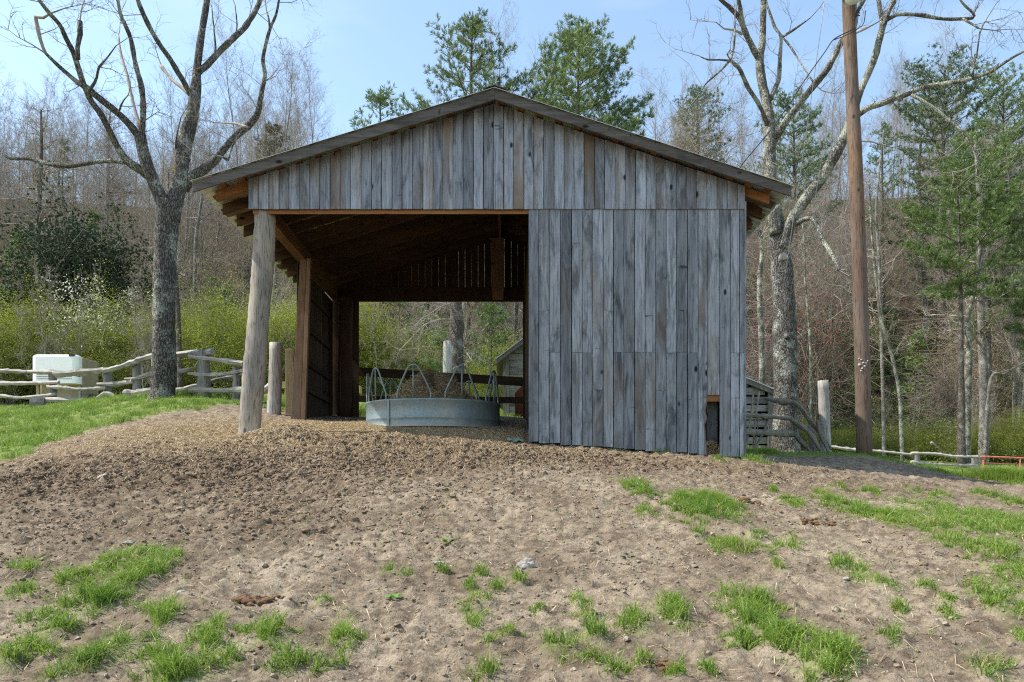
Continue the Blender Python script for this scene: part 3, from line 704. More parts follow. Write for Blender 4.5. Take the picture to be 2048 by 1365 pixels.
def scatter_clods(n, seed):
    r = np.random.RandomState(seed)
    x = np.concatenate([r.uniform(-9, 9, n), r.normal(-2.2, 3.2, n), r.uniform(-7, 7, 2*n)]); y = np.concatenate([2.7+8.4*r.rand(n), r.normal(9.4, 1.2, n), 2.7+6*r.rand(2*n)**1.3])
    ch = samp(churn, x, y); k_ = (r.rand(len(x)) < (0.25+0.7*ch)*np.clip(0.2+1.8*(fbm(x*1.3, y*1.3, 5, 3)-0.2), 0, 1.2)*(1-0.85*samp(straw, x, y))) & (samp(fm, x, y) < 0.4) & (y > 2.5) & (y < 11.2)
    x, y, ch = x[k_], y[k_], ch[k_]; n = len(x)
    s = np.minimum(np.exp(r.normal(-4.75, 0.5, n))*(0.7+0.75*ch), 0.032)
    t_ = (1+5**.5)/2
    I = np.array([(-1,t_,0),(1,t_,0),(-1,-t_,0),(1,-t_,0),(0,-1,t_),(0,1,t_),(0,-1,-t_),(0,1,-t_),(t_,0,-1),(t_,0,1),(-t_,0,-1),(-t_,0,1)], float)/1.9
    Fc = np.array([(0,11,5),(0,5,1),(0,1,7),(0,7,10),(0,10,11),(1,5,9),(5,11,4),(11,10,2),(10,7,6),(7,1,8),(3,9,4),(3,4,2),(3,2,6),(3,6,8),(3,8,9),(4,9,5),(2,4,11),(6,2,10),(8,6,7),(9,8,1)])
    V = I[None]*(1+0.2*r.randn(n, 12, 1))*s[:, None, None]*np.stack([r.uniform(0.8, 1.6, n), r.uniform(0.8, 1.4, n), r.uniform(0.6, 1.05, n)], 1)[:, None]
    a = r.uniform(0, 6.28, n); c, s_ = np.cos(a)[:, None], np.sin(a)[:, None]
    V = np.stack([V[..., 0]*c-V[..., 1]*s_, V[..., 0]*s_+V[..., 1]*c, V[..., 2]], -1) + np.stack([x, y, gzat(x, y)+s*0.22], 1)[:, None]
    T = (np.arange(n)*12)[:, None, None]+Fc[None]
    b = np.repeat(np.clip(r.rand(n)*0.6+0.5*(1-np.clip(ch, 0, 1)*(0.3+1.5*fbm(x*1.2, y*1.5, 47, 4))), 0, 1), 20)
    return V.reshape(-1, 3), T.reshape(-1, 3), b
V, T, b = scatter_clods(44000, 8)
tag(link('soil_clods', mk_mesh('soil_clods', V, None, T, M['clod'], False, face_attr=b)), 'dark broken clods of churned soil and manure in front of the barn', 'clods', kind='stuff')
def scatter_straw(n, seed):
    r = np.random.RandomState(seed)
    x = np.concatenate([r.uniform(-9, 9, n), r.normal(-2.8, 2.2, 2*n), r.uniform(-3.8, 0.3, n//2)]); y = np.concatenate([2.7+8.3*r.rand(n), r.normal(10.7, 1.1, 2*n), r.uniform(10.9, 14.5, n//2)])
    k_ = (r.rand(len(x)) < 0.22+0.9*samp(straw, x, y)+0.35*samp(churn, x, y)) & (samp(fm, x, y) < 0.5) & ~((x > 0.2) & (x < XR+0.1) & (y > YF-0.05)) & (y > 2.6)
    x, y = x[k_], y[k_]; n = len(x); a = r.uniform(0, math.pi, n); sw = samp(straw, x, y); L = r.uniform(0.035, 0.10, n)*(1+1.0*sw); w = r.uniform(0.0006, 0.0014, n)
    dx, dy = np.cos(a)*L/2, np.sin(a)*L/2; wx, wy = -np.sin(a)*w, np.cos(a)*w
    z0 = gzat(x-dx, y-dy)+0.006+0.012*r.rand(n); z1 = gzat(x+dx, y+dy)+0.006+0.02*r.rand(n)
    V = np.stack([np.stack([x-dx-wx, y-dy-wy, z0], 1), np.stack([x-dx+wx, y-dy+wy, z0+0.001], 1), np.stack([x+dx+wx, y+dy+wy, z1], 1), np.stack([x+dx-wx, y+dy-wy, z1+0.001], 1)], 1)
    return V.reshape(-1, 3), (np.arange(n)*4)[:, None]+np.array([[0, 1, 2, 3]]), r.rand(n)
V, Q, b = scatter_straw(55000, 9)
tag(link('loose_straw', mk_mesh('loose_straw', V, Q, None, M['straw'], False, face_attr=b)), 'pale loose straw and hay trodden into the dirt round the barn opening', 'straw', kind='stuff')

# small things on the dirt
def rock(name, px, py, s, mat, label, cat, sq=(1.3, 1, 0.7), seed=0, group=None, jit=0.16, lift=0.25):
    g = G(px, py); r = np.random.RandomState(seed)
    import bmesh
    bm = bmesh.new(); bmesh.ops.create_icosphere(bm, subdivisions=3, radius=1.0)
    V = np.array([v.co[:] for v in bm.verts]); T = np.array([[v.index for v in f.verts] for f in bm.faces]); bm.free()
    n_ = fbm(V[:, 0]*1.6+seed*3.1+9, V[:, 1]*1.6+V[:, 2]*1.1+20, seed, 4)-0.5
    n2_ = vnoise(V[:, 0]*4.5+30, V[:, 1]*4.5+V[:, 2]*3+40, seed)-0.5
    V = V*(1+jit*4*n_+jit*n2_)[:, None]*np.array(sq)*s
    o = link(name, mk_mesh(name, V, None, T, mat, jit > 0.3), None, (g[0], g[1], g1(g[0], g[1])+s*sq[2]*lift))
    return tag(o, label, cat, group)
rock('stone', 1052, 1132, 0.052, M['stone'], 'pale knobbly stone lying on bare dirt in the middle of the foreground', 'stone', (1.2, 0.9, 0.85), 3, lift=0.5, jit=0.3)
rock('stone', 878, 1130, 0.03, M['stone'], 'small flat pale stone left of the larger pale stone', 'stone', (1.4, 1, 0.4), 4)
rock('stone', 363, 1188, 0.026, M['stone'], 'small round white stone right of the long diagonal strip of grass', 'stone', (1.2, 1, 0.7), 5)
rock('stone', 258, 1090, 0.028, M['stone'], 'small whitish stone on dark soil above the left strip of grass', 'stone', (1.5, 1, 0.5), 6)
rock('stone', 1693, 1342-180, 0.02, M['stone'], 'tiny pale stone right of the narrow grass tuft in the right foreground', 'stone', (1.2, 1, 0.6), 7)
for i, (px, py, s, lb) in enumerate([(1497, 1003, 0.085, 'largest lump of dry brown dung above the right grass clump'), (1520, 1008, 0.045, 'small brown dung lump just right of the largest one'),
        (1475, 993, 0.04, 'small brown dung lump just left of the largest one'), (1620, 1045, 0.06, 'brown dung pat between the two big grass clumps on the right'), (1655, 1050, 0.05, 'brown dung pat beside the left edge of the long right grass strip'),
        (500, 1200, 0.07, 'crumbly orange brown dung pat on bare dirt left of centre foreground'), (530, 1196, 0.05, 'smaller orange brown dung pat beside the crumbly one left of centre'), (1330, 1337, 0.05, 'dark dung lump near the bottom edge of the foreground')]):
    g = G(px, py); r_ = random.Random(int(px)); bb = MB(); import bmesh
    bm = bmesh.new(); bmesh.ops.create_icosphere(bm, subdivisions=2, radius=1.0); V0 = np.array([v.co[:] for v in bm.verts]); T0 = np.array([[v.index for v in f.verts] for f in bm.faces]); bm.free()
    for q_ in range(16):
        a_ = r_.uniform(0, 6.28); d_ = s*1.25*math.sqrt(r_.random()); cx_, cy_ = g[0]+math.cos(a_)*d_*1.4, g[1]+math.sin(a_)*d_; ss = s*r_.uniform(0.22, 0.5)*(1.15-0.5*d_/s/1.25)
        nn_ = 1+0.55*(vnoise(V0[:, 0]*2.5+q_*7+50, V0[:, 1]*2.5+V0[:, 2]*2+50, q_)-0.5)
        bb.add(V0*nn_[:, None]*ss*np.array([1.2, 1, 0.75])+np.array([cx_, cy_, g1(cx_, cy_)+ss*0.35]), None, T0)
    tag(bb.build('dung_pat', M['dung'], None, loc=(g[0], g[1], g1(g[0], g[1]))), lb, 'dung', 'dung pats on the dirt')
def rag(px, py, s, mat, name, label, cat, seed):
    g = G(px, py); r = np.random.RandomState(seed); n = 14
    u, v = np.meshgrid(np.linspace(-1, 1, n), np.linspace(-1, 1, n)); u, v = u.ravel(), v.ravel()
    rad = 1+0.5*(vnoise(np.arctan2(u, v)*1.6+9, 0*u+3, seed)-0.5)
    x = g[0]+u*s*1.3*rad; y = g[1]+v*s*rad
    z = gzat(x, y)+0.015+s*0.9*fbm(u*1.5+9, v*1.5+9, seed, 3)*(1-0.5*(u*u+v*v)/2)
    k = np.arange(n-1)[:, None]*n+np.arange(n-1)[None]; k = k.ravel()
    V = np.stack([x, y, z], 1); V2 = V - [0, 0, 0.004]
    Q = np.stack([k, k+1, k+n+1, k+n], 1)
    V = V-np.array([g[0], g[1], g[2]])
    o = link(name, mk_mesh(name, V, Q, None, mat, True), None, tuple(g)); m = o.modifiers.new('thick', 'SOLIDIFY'); m.thickness = 0.004
    return tag(o, label, cat)
rag(524, 874, 0.105, M['paper'], 'plastic_scrap', 'crumpled white plastic scrap in the straw beside the log post', 'litter', 4)
rag(1030, 883, 0.085, M['net'], 'net_scrap', 'scrap of pale green netting on the ground beside the barn wall edge', 'litter', 6)
rag(205, 955, 0.05, M['stone'], 'lichen_bark_scrap', 'pale green lichen covered scrap on the dirt left of the log post', 'litter', 8)
# broad-leaved weeds
def weed(px, py, s, label, seed):
    g = G(px, py); r = np.random.RandomState(seed); b = MB()
    for k in range(9):
        a = k*2.4+r.rand(); L = s*r.uniform(0.6, 1.1); w = L*0.28; d = np.array([math.cos(a), math.sin(a), 0]); p = np.array([-d[1], d[0], 0])
        z = np.array([0, 0, 1.0])
        b.add([d*0.01, d*L*0.35+p*w*0.7+z*L*0.28, d*L*0.4+z*L*0.25, d*L*0.35-p*w*0.7+z*L*0.28, d*L*0.8+p*w*0.6+z*L*0.3, d*L*0.8-p*w*0.6+z*L*0.3, d*L+z*L*0.18],
              [(0,2,1,1)][:0] or None, [(0,2,1),(0,3,2),(1,2,4),(2,3,5),(2,5,4),(4,5,6)])
    o = b.build('weed', M['weed'], None, loc=(0, 0, 0)); o.location = (g[0], g[1], g1(g[0], g[1])); return tag(o, label, 'weed', 'broad leaved weeds')
weed(895, 1088, 0.10, 'small broad leaved weed alone on bare dirt above the pale stone', 1)
weed(788, 1196, 0.085, 'flat rosette weed in the centre left foreground', 2)
weed(1255, 1112, 0.07, 'dull little weed right of the pale stone', 3)
weed(1580, 1004, 0.09, 'broad leaved weed between dung lump and right grass strip', 4)

# ================================================================== THE BARN
S = F/YF
def fx(px, Y=YF): return (px-CX)/F*Y
def fz(py, Y=YF): return EZ+(HY-py)/F*Y
barn = empty('barn', (-.25, 13.4, h1(-.25, 13.4)), 'open fronted grey board barn with low gable roof and closed right bay', 'barn')
RX, RZ = fx(989, 10.6), fz(177, 10.6)          # ridge
EL = (fx(385, 10.6), fz(363, 10.6)); ER = (fx(1583, 10.6), fz(373, 10.6))
Y0, Y1 = 10.6, 16.25
def roof_z(x):
    return RZ+(x-RX)*(RZ-EL[1])/(RX-EL[0]) if x < RX else RZ+(x-RX)*(ER[1]-RZ)/(ER[0]-RX)
ZH = fz(419.5)                                  # bottom of the gable siding
# metal sheets with ribs, butted along the slope
def sheet(xa, xb, name):
    b = MB(); n = 3
    ya = Y0-0.035; rib = 0.0
    ysx = np.arange(ya, Y1+0.001, 0.0567); 
    V = []; 
    for i, yv in enumerate(ysx):
        up = 0.016 if i % 4 == 1 else 0.0
        for x in (xa, xb):
            V.append((x, yv, roof_z(x)+up))
    V = np.array(V); m = len(ysx); Q = [(2*i, 2*i+1, 2*i+3, 2*i+2) for i in range(m-1)]
    b.add(V, Q); o = b.build(name, M['roofing'], barn); s_ = o.modifiers.new('t', 'SOLIDIFY'); s_.thickness = 0.004; s_.offset = -1
    return o
sheet(EL[0]-0.03, RX, 'roof_sheet'); sheet(RX, ER[0]+0.03, 'roof_sheet')
rc = MB()
for sgn in (-1, 1):
    x1 = RX+sgn*0.17
    rc.hexa([(RX, Y0-0.04, RZ+0.024), (x1, Y0-0.04, roof_z(x1)+0.024), (x1, Y1+0.01, roof_z(x1)+0.024), (RX, Y1+0.01, RZ+0.024),
             (RX, Y0-0.04, RZ+0.036), (x1, Y0-0.04, roof_z(x1)+0.034), (x1, Y1+0.01, roof_z(x1)+0.034), (RX, Y1+0.01, RZ+0.036)])
rc.build('ridge_cap', M['fascia'], barn)
# slope helper: member running along Y at distance from the ridge, or along the slope
def slope_pt(side, d, drop):
    """point at horizontal distance d from the ridge, 'drop' below the metal"""
    x = RX+side*d; return x, roof_z(x)-drop
PUR_T, RAF_H = 0.038, 0.185
for side, E in ((-1, EL), (1, ER)):
    W_ = abs(E[0]-RX); d = 0.10
    while d < W_-0.05:
        dd = min(d, W_-0.06)
        x, z = slope_pt(side, dd, PUR_T/2+0.006)
        o = MB().beam((x, Y0+0.034, z), (x, Y1-0.02, z), 0.092, PUR_T, up=((roof_z(x-0.1)-roof_z(x+0.1))/0.2, 0, 1)).build('purlin', M['fresh_y'], barn)
        d += 0.285
    # gable fascia (front and back)
    for yy in (Y0, Y1-0.03):
        dpt = 0.150 if side < 0 else 0.138
        xe = E[0]; b = MB()
        b.hexa([(RX, yy, RZ-0.006-dpt-0.01), (xe, yy, E[1]-0.006-dpt), (xe, yy+0.03, E[1]-0.006-dpt), (RX, yy+0.03, RZ-0.006-dpt-0.01),
                (RX, yy, RZ-0.006), (xe, yy, E[1]-0.006), (xe, yy+0.03, E[1]-0.006), (RX, yy+0.03, RZ-0.006)], bid=R.random())
        b.build('fascia_board', M['fascia'], barn, bevel=0.004)
# rafters, each a board on edge running down the slope
RY = [YF+0.045+k*0.452 for k in range(11)] + [YB-0.06]
for k, yy in enumerate(RY):
    for side, E in ((-1, EL), (1, ER)):
        tail = 0.13 + R.uniform(-0.03, 0.05) if k else 0.2
        xe = E[0]-side*tail; x0 = RX+side*0.012
        top = PUR_T+0.008; b = MB(); h_ = RAF_H*(R.uniform(0.85, 1.1) if k else 0.7)
        b.hexa([(x0, yy, roof_z(x0)-top-h_), (xe, yy, roof_z(xe)-top-h_), (xe, yy+0.042, roof_z(xe)-top-h_), (x0, yy+0.042, roof_z(x0)-top-h_),
                (x0, yy, roof_z(x0)-top), (xe, yy, roof_z(xe)-top), (xe, yy+0.042, roof_z(xe)-top), (x0, yy+0.042, roof_z(x0)-top)])
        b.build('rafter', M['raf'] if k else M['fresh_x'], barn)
# eave boards: rough sheathing boards showing under the overhang, left and right
for side, E in ((-1, EL), (1, ER)):
    b = MB(); rr = random.Random(3+side)
    for yy in RY[:-1]:
        x1 = E[0]-side*rr.uniform(0.05, 0.12); x2 = RX+side*(abs((XL if side < 0 else XR)-RX)-0.10)
        top = PUR_T+0.03
        b.hexa([(x1, yy+0.09, roof_z(x1)-top-0.022), (x2, yy+0.09, roof_z(x2)-top-0.022), (x2, yy+rr.uniform(0.3, 0.4), roof_z(x2)-top-0.022), (x1, yy+rr.uniform(0.26, 0.42), roof_z(x1)-top-0.022),
                (x1, yy+0.09, roof_z(x1)-top), (x2, yy+0.09, roof_z(x2)-top), (x2, yy+0.3, roof_z(x2)-top), (x1, yy+0.26, roof_z(x1)-top)])
    b.build('eave_sheathing', M['raf_out'], barn)
# gable siding
def board(b, x0, x1, yf, th, z0a, z0b, z1a, z1b, bid=None):
    j = R.uniform(-0.0025, 0.0025); yf = yf+R.uniform(-0.003, 0.003)
    b.hexa([(x0, yf+j, z0a), (x1, yf-j, z0b), (x1, yf-j+th, z0b), (x0, yf+j+th, z0a), (x0, yf+j, z1a), (x1, yf-j, z1b), (x1, yf-j+th, z1b), (x0, yf+j+th, z1a)], bid)
gs = MB(); x = XL; edges = [XL]
while x < XR-0.05:
    x += 20.25/S*R.uniform(0.965, 1.035); edges.append(min(x, XR))
edges[-1] = XR
for a, b_ in zip(edges[:-1], edges[1:]):
    g_ = R.uniform(0.006, 0.011)
    dz = R.uniform(-0.004, 0.004)
    top = lambda xx: roof_z(xx)-PUR_T-0.012-0.02
    if a < RX-0.02 < b_-0.02:
        board(gs, a, RX, YF-0.022, 0.022, ZH+dz, ZH+dz, top(a), top(RX)); board(gs, RX+0.002, b_-g_, YF-0.022, 0.022, ZH+dz, ZH+dz, top(RX), top(b_))
    else: board(gs, a, b_-g_, YF-0.022, 0.022, ZH+dz, ZH+dz, top(a), top(b_))
gs.build('gable_siding', M['siding'], barn, bevel=0.002)
# closed right bay: front boards
fw = MB(); fw2 = MB()
ex = [1057.5, 1078, 1099, 1121, 1144, 1165, 1185, 1207, 1228, 1248, 1270, 1291, 1312, 1333, 1354, 1376, 1397, 1415, 1440, 1462, 1480, 1489.5]
bot = [884, 886, 887, 890, 891, 893, 893, 895, 898, 899, 901, 903, 903, 905, 906, 908, 910, 912, 913, 913, 914, 915]
seam = [None, 622, 705, None, 705, 706, 780, 622, 705, 705, 705, 705, 782, 706, 705, 706, 706, None, None, 706, 706, 706]
for i in range(len(ex)-1):
    a, b_ = fx(ex[i]), fx(ex[i+1])-R.uniform(0.005, 0.012)
    zb = fz(bot[i]+R.uniform(-1, 1)); zt = ZH+0.06
    if i == 18-1: pass
    s_ = seam[i]
    if i == 17:      # over the access hole: the board stops short
        board(fw, a, b_, YF, 0.022, fz(790), fz(790), zt, zt); continue
    if i == 16:      # ragged inner edge beside the hole
        zs = [bot[i], 880, 850, 836, 822, 806, 790]; jag = [0, -3, -5, -1, -4, -1, 0]
        board(fw, a, b_, YF, 0.022, fz(790), fz(790), zt, zt, 0.35)
        for q in range(len(zs)-1):
            board_x1a, board_x1b = fx(1413+jag[q]), fx(1413+jag[q+1])
            z0, z1 = fz(zs[q]), fz(zs[q+1])
            fw.hexa([(a, YF, z0), (board_x1a, YF, z0), (board_x1a, YF+0.022, z0), (a, YF+0.022, z0), (a, YF, z1), (board_x1b, YF, z1), (board_x1b, YF+0.022, z1), (a, YF+0.022, z1)], 0.35)
        continue
    if s_ is None: board(fw, a, b_, YF, 0.022, zb, zb, zt, zt)
    else:
        board(fw, a, b_, YF, 0.022, fz(s_), fz(s_), zt, zt); board(fw, a+0.001, b_+R.uniform(-0.002, 0.002), YF, 0.022, zb, zb, fz(s_)-0.003, fz(s_)-0.003)
fw.build('front_wall', M['siding_low'], barn, bevel=0.002)
te = MB(); pj = [(1413,912),(1410,880),(1408,850),(1412,836),(1409,822),(1412,806),(1413,790)]
for (xa, ya), (xb_, yb_) in zip(pj[:-1], pj[1:]):
    te.hexa([(fx(xa)-0.03, YF+0.024, fz(ya)), (fx(xa+3), YF+0.024, fz(ya)), (fx(xa+3), YF+0.05, fz(ya)), (fx(xa)-0.03, YF+0.05, fz(ya)), (fx(xb_)-0.03, YF+0.024, fz(yb_)), (fx(xb_+3), YF+0.024, fz(yb_)), (fx(xb_+3), YF+0.05, fz(yb_)), (fx(xb_)-0.03, YF+0.05, fz(yb_))], 0.5)
te.build('torn_edge', M['fresh_z'], barn)
MB().box(fx(1424), fx(1446), YF+0.30, YF+0.33, fz(930), fz(775)).box(fx(1402), fx(1421), YF+0.42, YF+0.45, fz(930), fz(770)).build('inner_boards', M['siding_low'], barn)
MB().box(fx(1411), fx(1442), YF+0.026, YF+0.066, fz(803), fz(789.5)).build('hole_header', M['fresh_x'], barn)
# right corner trim and side wall of the closed bay
MB().box(XR-0.012, XR+0.012, YF-0.024, YF+0.11, h1(XR, YF)-0.05, roof_z(XR)-0.30).build('corner_board', M['siding_low'], barn)
def sidewall(name, X, y0, y1, th, ztop, mat, gaps=(), w=0.152, parent=barn, top_fn=None):
    b = MB(); y = y0; rr = random.Random(int(X*10)+77)
    while y < y1-0.02:
        yn = min(y+w*rr.uniform(0.95, 1.05), y1); gp = rr.choice([0.003, 0.004, 0.006])
        for gy_, gw in gaps:
            if y <= gy_ < yn: gp = gw
        zb = h1(X, y)-0.02
        b.box(X, X+th, y, yn-gp, zb, ztop, rr.random()); y = yn
    return b.build(name, mat, parent)
sidewall('side_wall', XR-0.035, YF+0.115, YB-0.03, 0.022, roof_z(XR)-0.25, M['siding_low'])
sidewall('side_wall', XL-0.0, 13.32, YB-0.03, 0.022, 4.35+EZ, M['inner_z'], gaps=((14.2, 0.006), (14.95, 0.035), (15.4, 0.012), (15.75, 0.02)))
for z_ in (3.95, 3.28, 2.62, 2.12, 1.78):      # girts on the inner face of the left wall
    MB().box(XL+0.026, XL+0.066, 13.42, 15.6, EZ+z_-0.06, EZ+z_+0.06).build('girt', M['inner_z'], barn)
# partition between the open and the closed bay
pw_ = MB(); y = YF+0.03
while y < YB-0.08:
    yn = min(y+0.15, YB-0.08); pw_.box(0.285, 0.307, y, yn-0.004, h1(0.3, y)-0.02, 4.7+EZ, R.random()); y = yn
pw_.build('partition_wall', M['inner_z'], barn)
# back wall and rear gable
bw = MB(); x = XL; rr = random.Random(5)
while x < XR-0.02:
    xn = min(x+0.146*rr.uniform(0.97, 1.03), XR); gp = rr.choice([0.0, 0.004, 0.005, 0.003, 0.002, 0.006])
    lowz = (4.64+EZ) if (x > -3.5 and xn < 0.36) else h1((x+xn)/2, YB)-0.02
    if x < XL+0.02: lowz = h1(x, YB)
    bw.hexa([(x, YB, lowz), (xn-gp, YB, lowz), (xn-gp, YB+0.022, lowz), (x, YB+0.022, lowz), (x, YB, roof_z(x)-0.06), (xn-gp, YB, roof_z(xn)-0.06), (xn-gp, YB+0.022, roof_z(xn)-0.06), (x, YB+0.022, roof_z(x)-0.06)], rr.random())
    x = xn
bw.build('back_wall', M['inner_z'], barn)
MB().box(-3.87, XR-0.05, YB-0.065, YB-0.003, 4.352+EZ, 4.66+EZ).build('rear_header', M['inner_z'], barn)
MB().box(XL+0.05, XR-0.05, YF+0.026, YF+0.042, ZH-0.055, ZH+0.20).build('front_header', M['fresh_x'], barn)
MB().box(-3.93, -3.76, YF+0.1, YB-0.07, 4.37+EZ, 4.60+EZ).build('wall_plate', M['fresh_y'], barn, bevel=0.006)
MB().box(XR-0.24, XR-0.06, YF+0.1, YB-0.07, 4.30+EZ, 4.50+EZ).build('wall_plate', M['fresh_y'], barn, bevel=0.006)
MB().beam((RX, YF+0.05, RZ-0.33), (RX, YB-0.07, RZ-0.33), 0.05, 0.2).build('ridge_beam', M['fresh_y'], barn)
# posts
lp = MB(); pts = [(-4.01, 11.07, EZ+0.85), (-3.99, 11.07, EZ+1.3), (-3.93, 11.07, EZ+2.0), (-3.86, 11.07, EZ+2.9), (-3.80, 11.07, EZ+3.6), (-3.765, 11.07, EZ+4.385)]
lp.tube(pts, [0.170, 0.160, 0.168, 0.156, 0.162, 0.152], 30, 0.022, 0.09, seed=4)
lp.build('log_post', M['log'], barn, smooth=True)
dp = MB()
def leanpost(xa0, xa1, xb0, xb1, yy, d, zb, zt, mat, name):
    b = MB(); b.hexa([(xa0, yy, zb), (xa1, yy, zb), (xa1, yy+d, zb), (xa0, yy+d, zb), (xb0, yy, zt), (xb1, yy, zt), (xb1, yy+d, zt), (xb0, yy+d, zt)])
    return b.build(name, mat, barn, bevel=0.005)
leanpost(fx(581, 13.15), fx(600.5, 13.15), fx(600, 13.15), fx(613, 13.15), 13.15, 0.16, EZ+1.38, EZ+4.37, M['fresh_z'], 'door_post')
leanpost(fx(601, 13.12), fx(610, 13.12), fx(613.5, 13.12), fx(621, 13.12), 13.12, 0.09, EZ+1.40, EZ+4.37, M['fresh_z'], 'door_post')
cp = MB(); cp.tube([(fx(689, 15.75), 15.75, EZ+1.72), (fx(689, 15.75)+0.02, 15.75, EZ+3.0), (fx(690, 15.75)+0.03, 15.75, EZ+4.5)], [0.155, 0.15, 0.145], 16, 0.02, 0.3, seed=6)
cp.build('corner_post', M['inner_z'], barn, smooth=True)
MB().box(fx(1046, 15.8)+0.0, 0.283, 15.72, 15.88, EZ+1.6, EZ+4.36).build('corner_post', M['inner_z'], barn)
leanpost(fx(985, 15.5), fx(1007, 15.5), fx(978, 15.0), fx(1008, 15.0), 15.5, 0.09, EZ+4.30, RZ-0.42, M['fresh_z'], 'king_post')
# rails across the rear opening
MB().beam((fx(664, 16.05), 16.06, EZ+2.875), (fx(1066, 16.05), 16.06, EZ+2.60), 0.045, 0.19).build('rear_rail', M['dark_y'], barn)
MB().beam((fx(664, 16.05), 16.06, EZ+2.245), (fx(1066, 16.05), 16.06, EZ+2.20), 0.045, 0.14).build('rear_rail', M['dark_y'], barn)
MB().box(XL+0.03, XL+0.07, 13.35, 15.55, h1(XL, 14.5)-0.1, h1(XL, 14.5)+0.26).build('kick_board', M['inner_z'], barn)

# ================================================================== ring feeder and its hay
fc = np.array([-1.40, 12.92, 0.0]); fr = 1.178; zb0 = EZ+1.235
tilt = math.radians(2.2)
feeder = empty('ring_feeder', (fc[0], fc[1], zb0), 'round galvanised hay ring feeder with tombstone loops standing inside the barn', 'feeder')
feeder.rotation_euler = (tilt, 0, 0)
def ringpt(a, r=fr, z=0.0): return np.array([math.sin(a)*r, -math.cos(a)*r, z])
b = MB(); NN = 120; V = []; Q = []
prof = [(0.0, 0.012), (0.012, 0.02), (0.03, 0.0), (0.14, 0.0), (0.15, 0.007), (0.165, 0.0), (0.42, 0.0), (0.432, 0.012), (0.452, 0.012), (0.460, 0.0)]
for i in range(NN):
    a = i/NN*2*math.pi
    for z, dr in prof: V.append(ringpt(a, fr+dr+0.004*math.sin(5*a), z))
m = len(prof)
for i in range(NN):
    for j in range(m-1): Q.append((i*m+j, ((i+1) % NN)*m+j, ((i+1) % NN)*m+j+1, i*m+j+1))
b.add(V, Q); b.V = [b.V[0]+np.array([fc[0], fc[1], zb0])]
o = b.build('sheet_ring', M['galv'], feeder, smooth=True); s_ = o.modifiers.new('t', 'SOLIDIFY'); s_.thickness = 0.006
for a0 in (math.asin((797-867)/132.0),):     # bolted seam
    b = MB(); p = ringpt(a0, fr+0.012); q = ringpt(a0, fr+0.012, 0.455); w = np.array([fc[0], fc[1], zb0])
    b.beam(p+w, q+w, 0.035, 0.012, up=(math.sin(a0), -math.cos(a0), 0)); b.build('seam_strip', M['galv'], feeder)
for k in range(9):
    a0 = math.radians(-90+40*k); hw = 0.29/fr; w = np.array([fc[0], fc[1], zb0]); b = MB()
    prof_ = [(-1, 0.45), (-1, 0.55), (-0.88, 0.635), (-0.60, 0.80), (-0.36, 0.93), (-0.16, 0.99), (0.16, 0.99), (0.36, 0.93), (0.60, 0.80), (0.88, 0.635), (1, 0.55), (1, 0.45)]
    b.tube([ringpt(a0+u*hw, fr-0.02, z)+w for u, z in prof_], 0.0155, 8, 0, 0.04)
    b.tube([ringpt(a0, fr-0.02, 0.45)+w, ringpt(a0, fr-0.02, 0.99)+w], 0.0135, 8)
    b.build('tombstone_loop', M['tube_green'], feeder, smooth=True)
hay = MB(); n = 60; u = np.linspace(0, 1, 26); V = []; Q = []
for i, ru in enumerate(u):
    for j in range(n):
        a = j/n*2*math.pi; x = fc[0]+math.cos(a)*ru*(fr-0.03); y = fc[1]+math.sin(a)*ru*(fr-0.03)
        V.append((x, y, zb0+0.30+0.62*(math.cos(min(1, ru*1.0)*math.pi)*0.5+0.5)*(1+0.25*math.sin(a*2+1))+0.16*(fbm(np.array([x*6.]), np.array([y*6.]), 4, 4)[0]-0.5)))
for i in range(len(u)-1):
    for j in range(n): Q.append((i*n+j, i*n+(j+1) % n, (i+1)*n+(j+1) % n, (i+1)*n+j))
hay.add(V, Q)
hm = empty('hay_heap', (fc[0], fc[1], zb0+0.1), 'heap of grey brown hay piled inside the ring feeder', 'hay')
t = NT('hay_mass', 0.95, 0.1); f_ = t.noise(t.coords((1, 1, 2.5)), 38, 6, 0.75, 2.0)
t.color(t.ramp(f_, [(0.35, (0.05,0.035,0.02)), (0.52, (0.17,0.125,0.075)), (0.68, (0.36,0.28,0.17))])).bump(f_, 0.03); M['hay'] = t.m
hay.build('hay_mass', M['hay'], hm, smooth=True)
rr = np.random.RandomState(12); n = 5000; a = rr.uniform(0, 6.28, n); ru = np.sqrt(rr.rand(n))*(fr-0.05); x = fc[0]+np.cos(a)*ru; y = fc[1]+np.sin(a)*ru
zz = zb0+0.31+0.62*(np.cos(ru/fr*math.pi)*0.5+0.5)*(1+0.25*np.sin(a*2+1))+0.03*rr.randn(n); d = rr.randn(n, 3)*np.array([1, 1, 0.45]); d /= np.linalg.norm(d, axis=1)[:, None]; L = rr.uniform(0.04, 0.13, n)
A_ = np.stack([x, y, zz], 1); B_ = A_+d*L[:, None]; V, Q = prisms(A_, B_, np.full(n, 0.0022), np.full(n, 0.0015), 3)
b = MB(); b.add(V, Q, bid=rr.rand(len(Q))*0.7); o = b.build('hay_strands', M['straw'], hm)

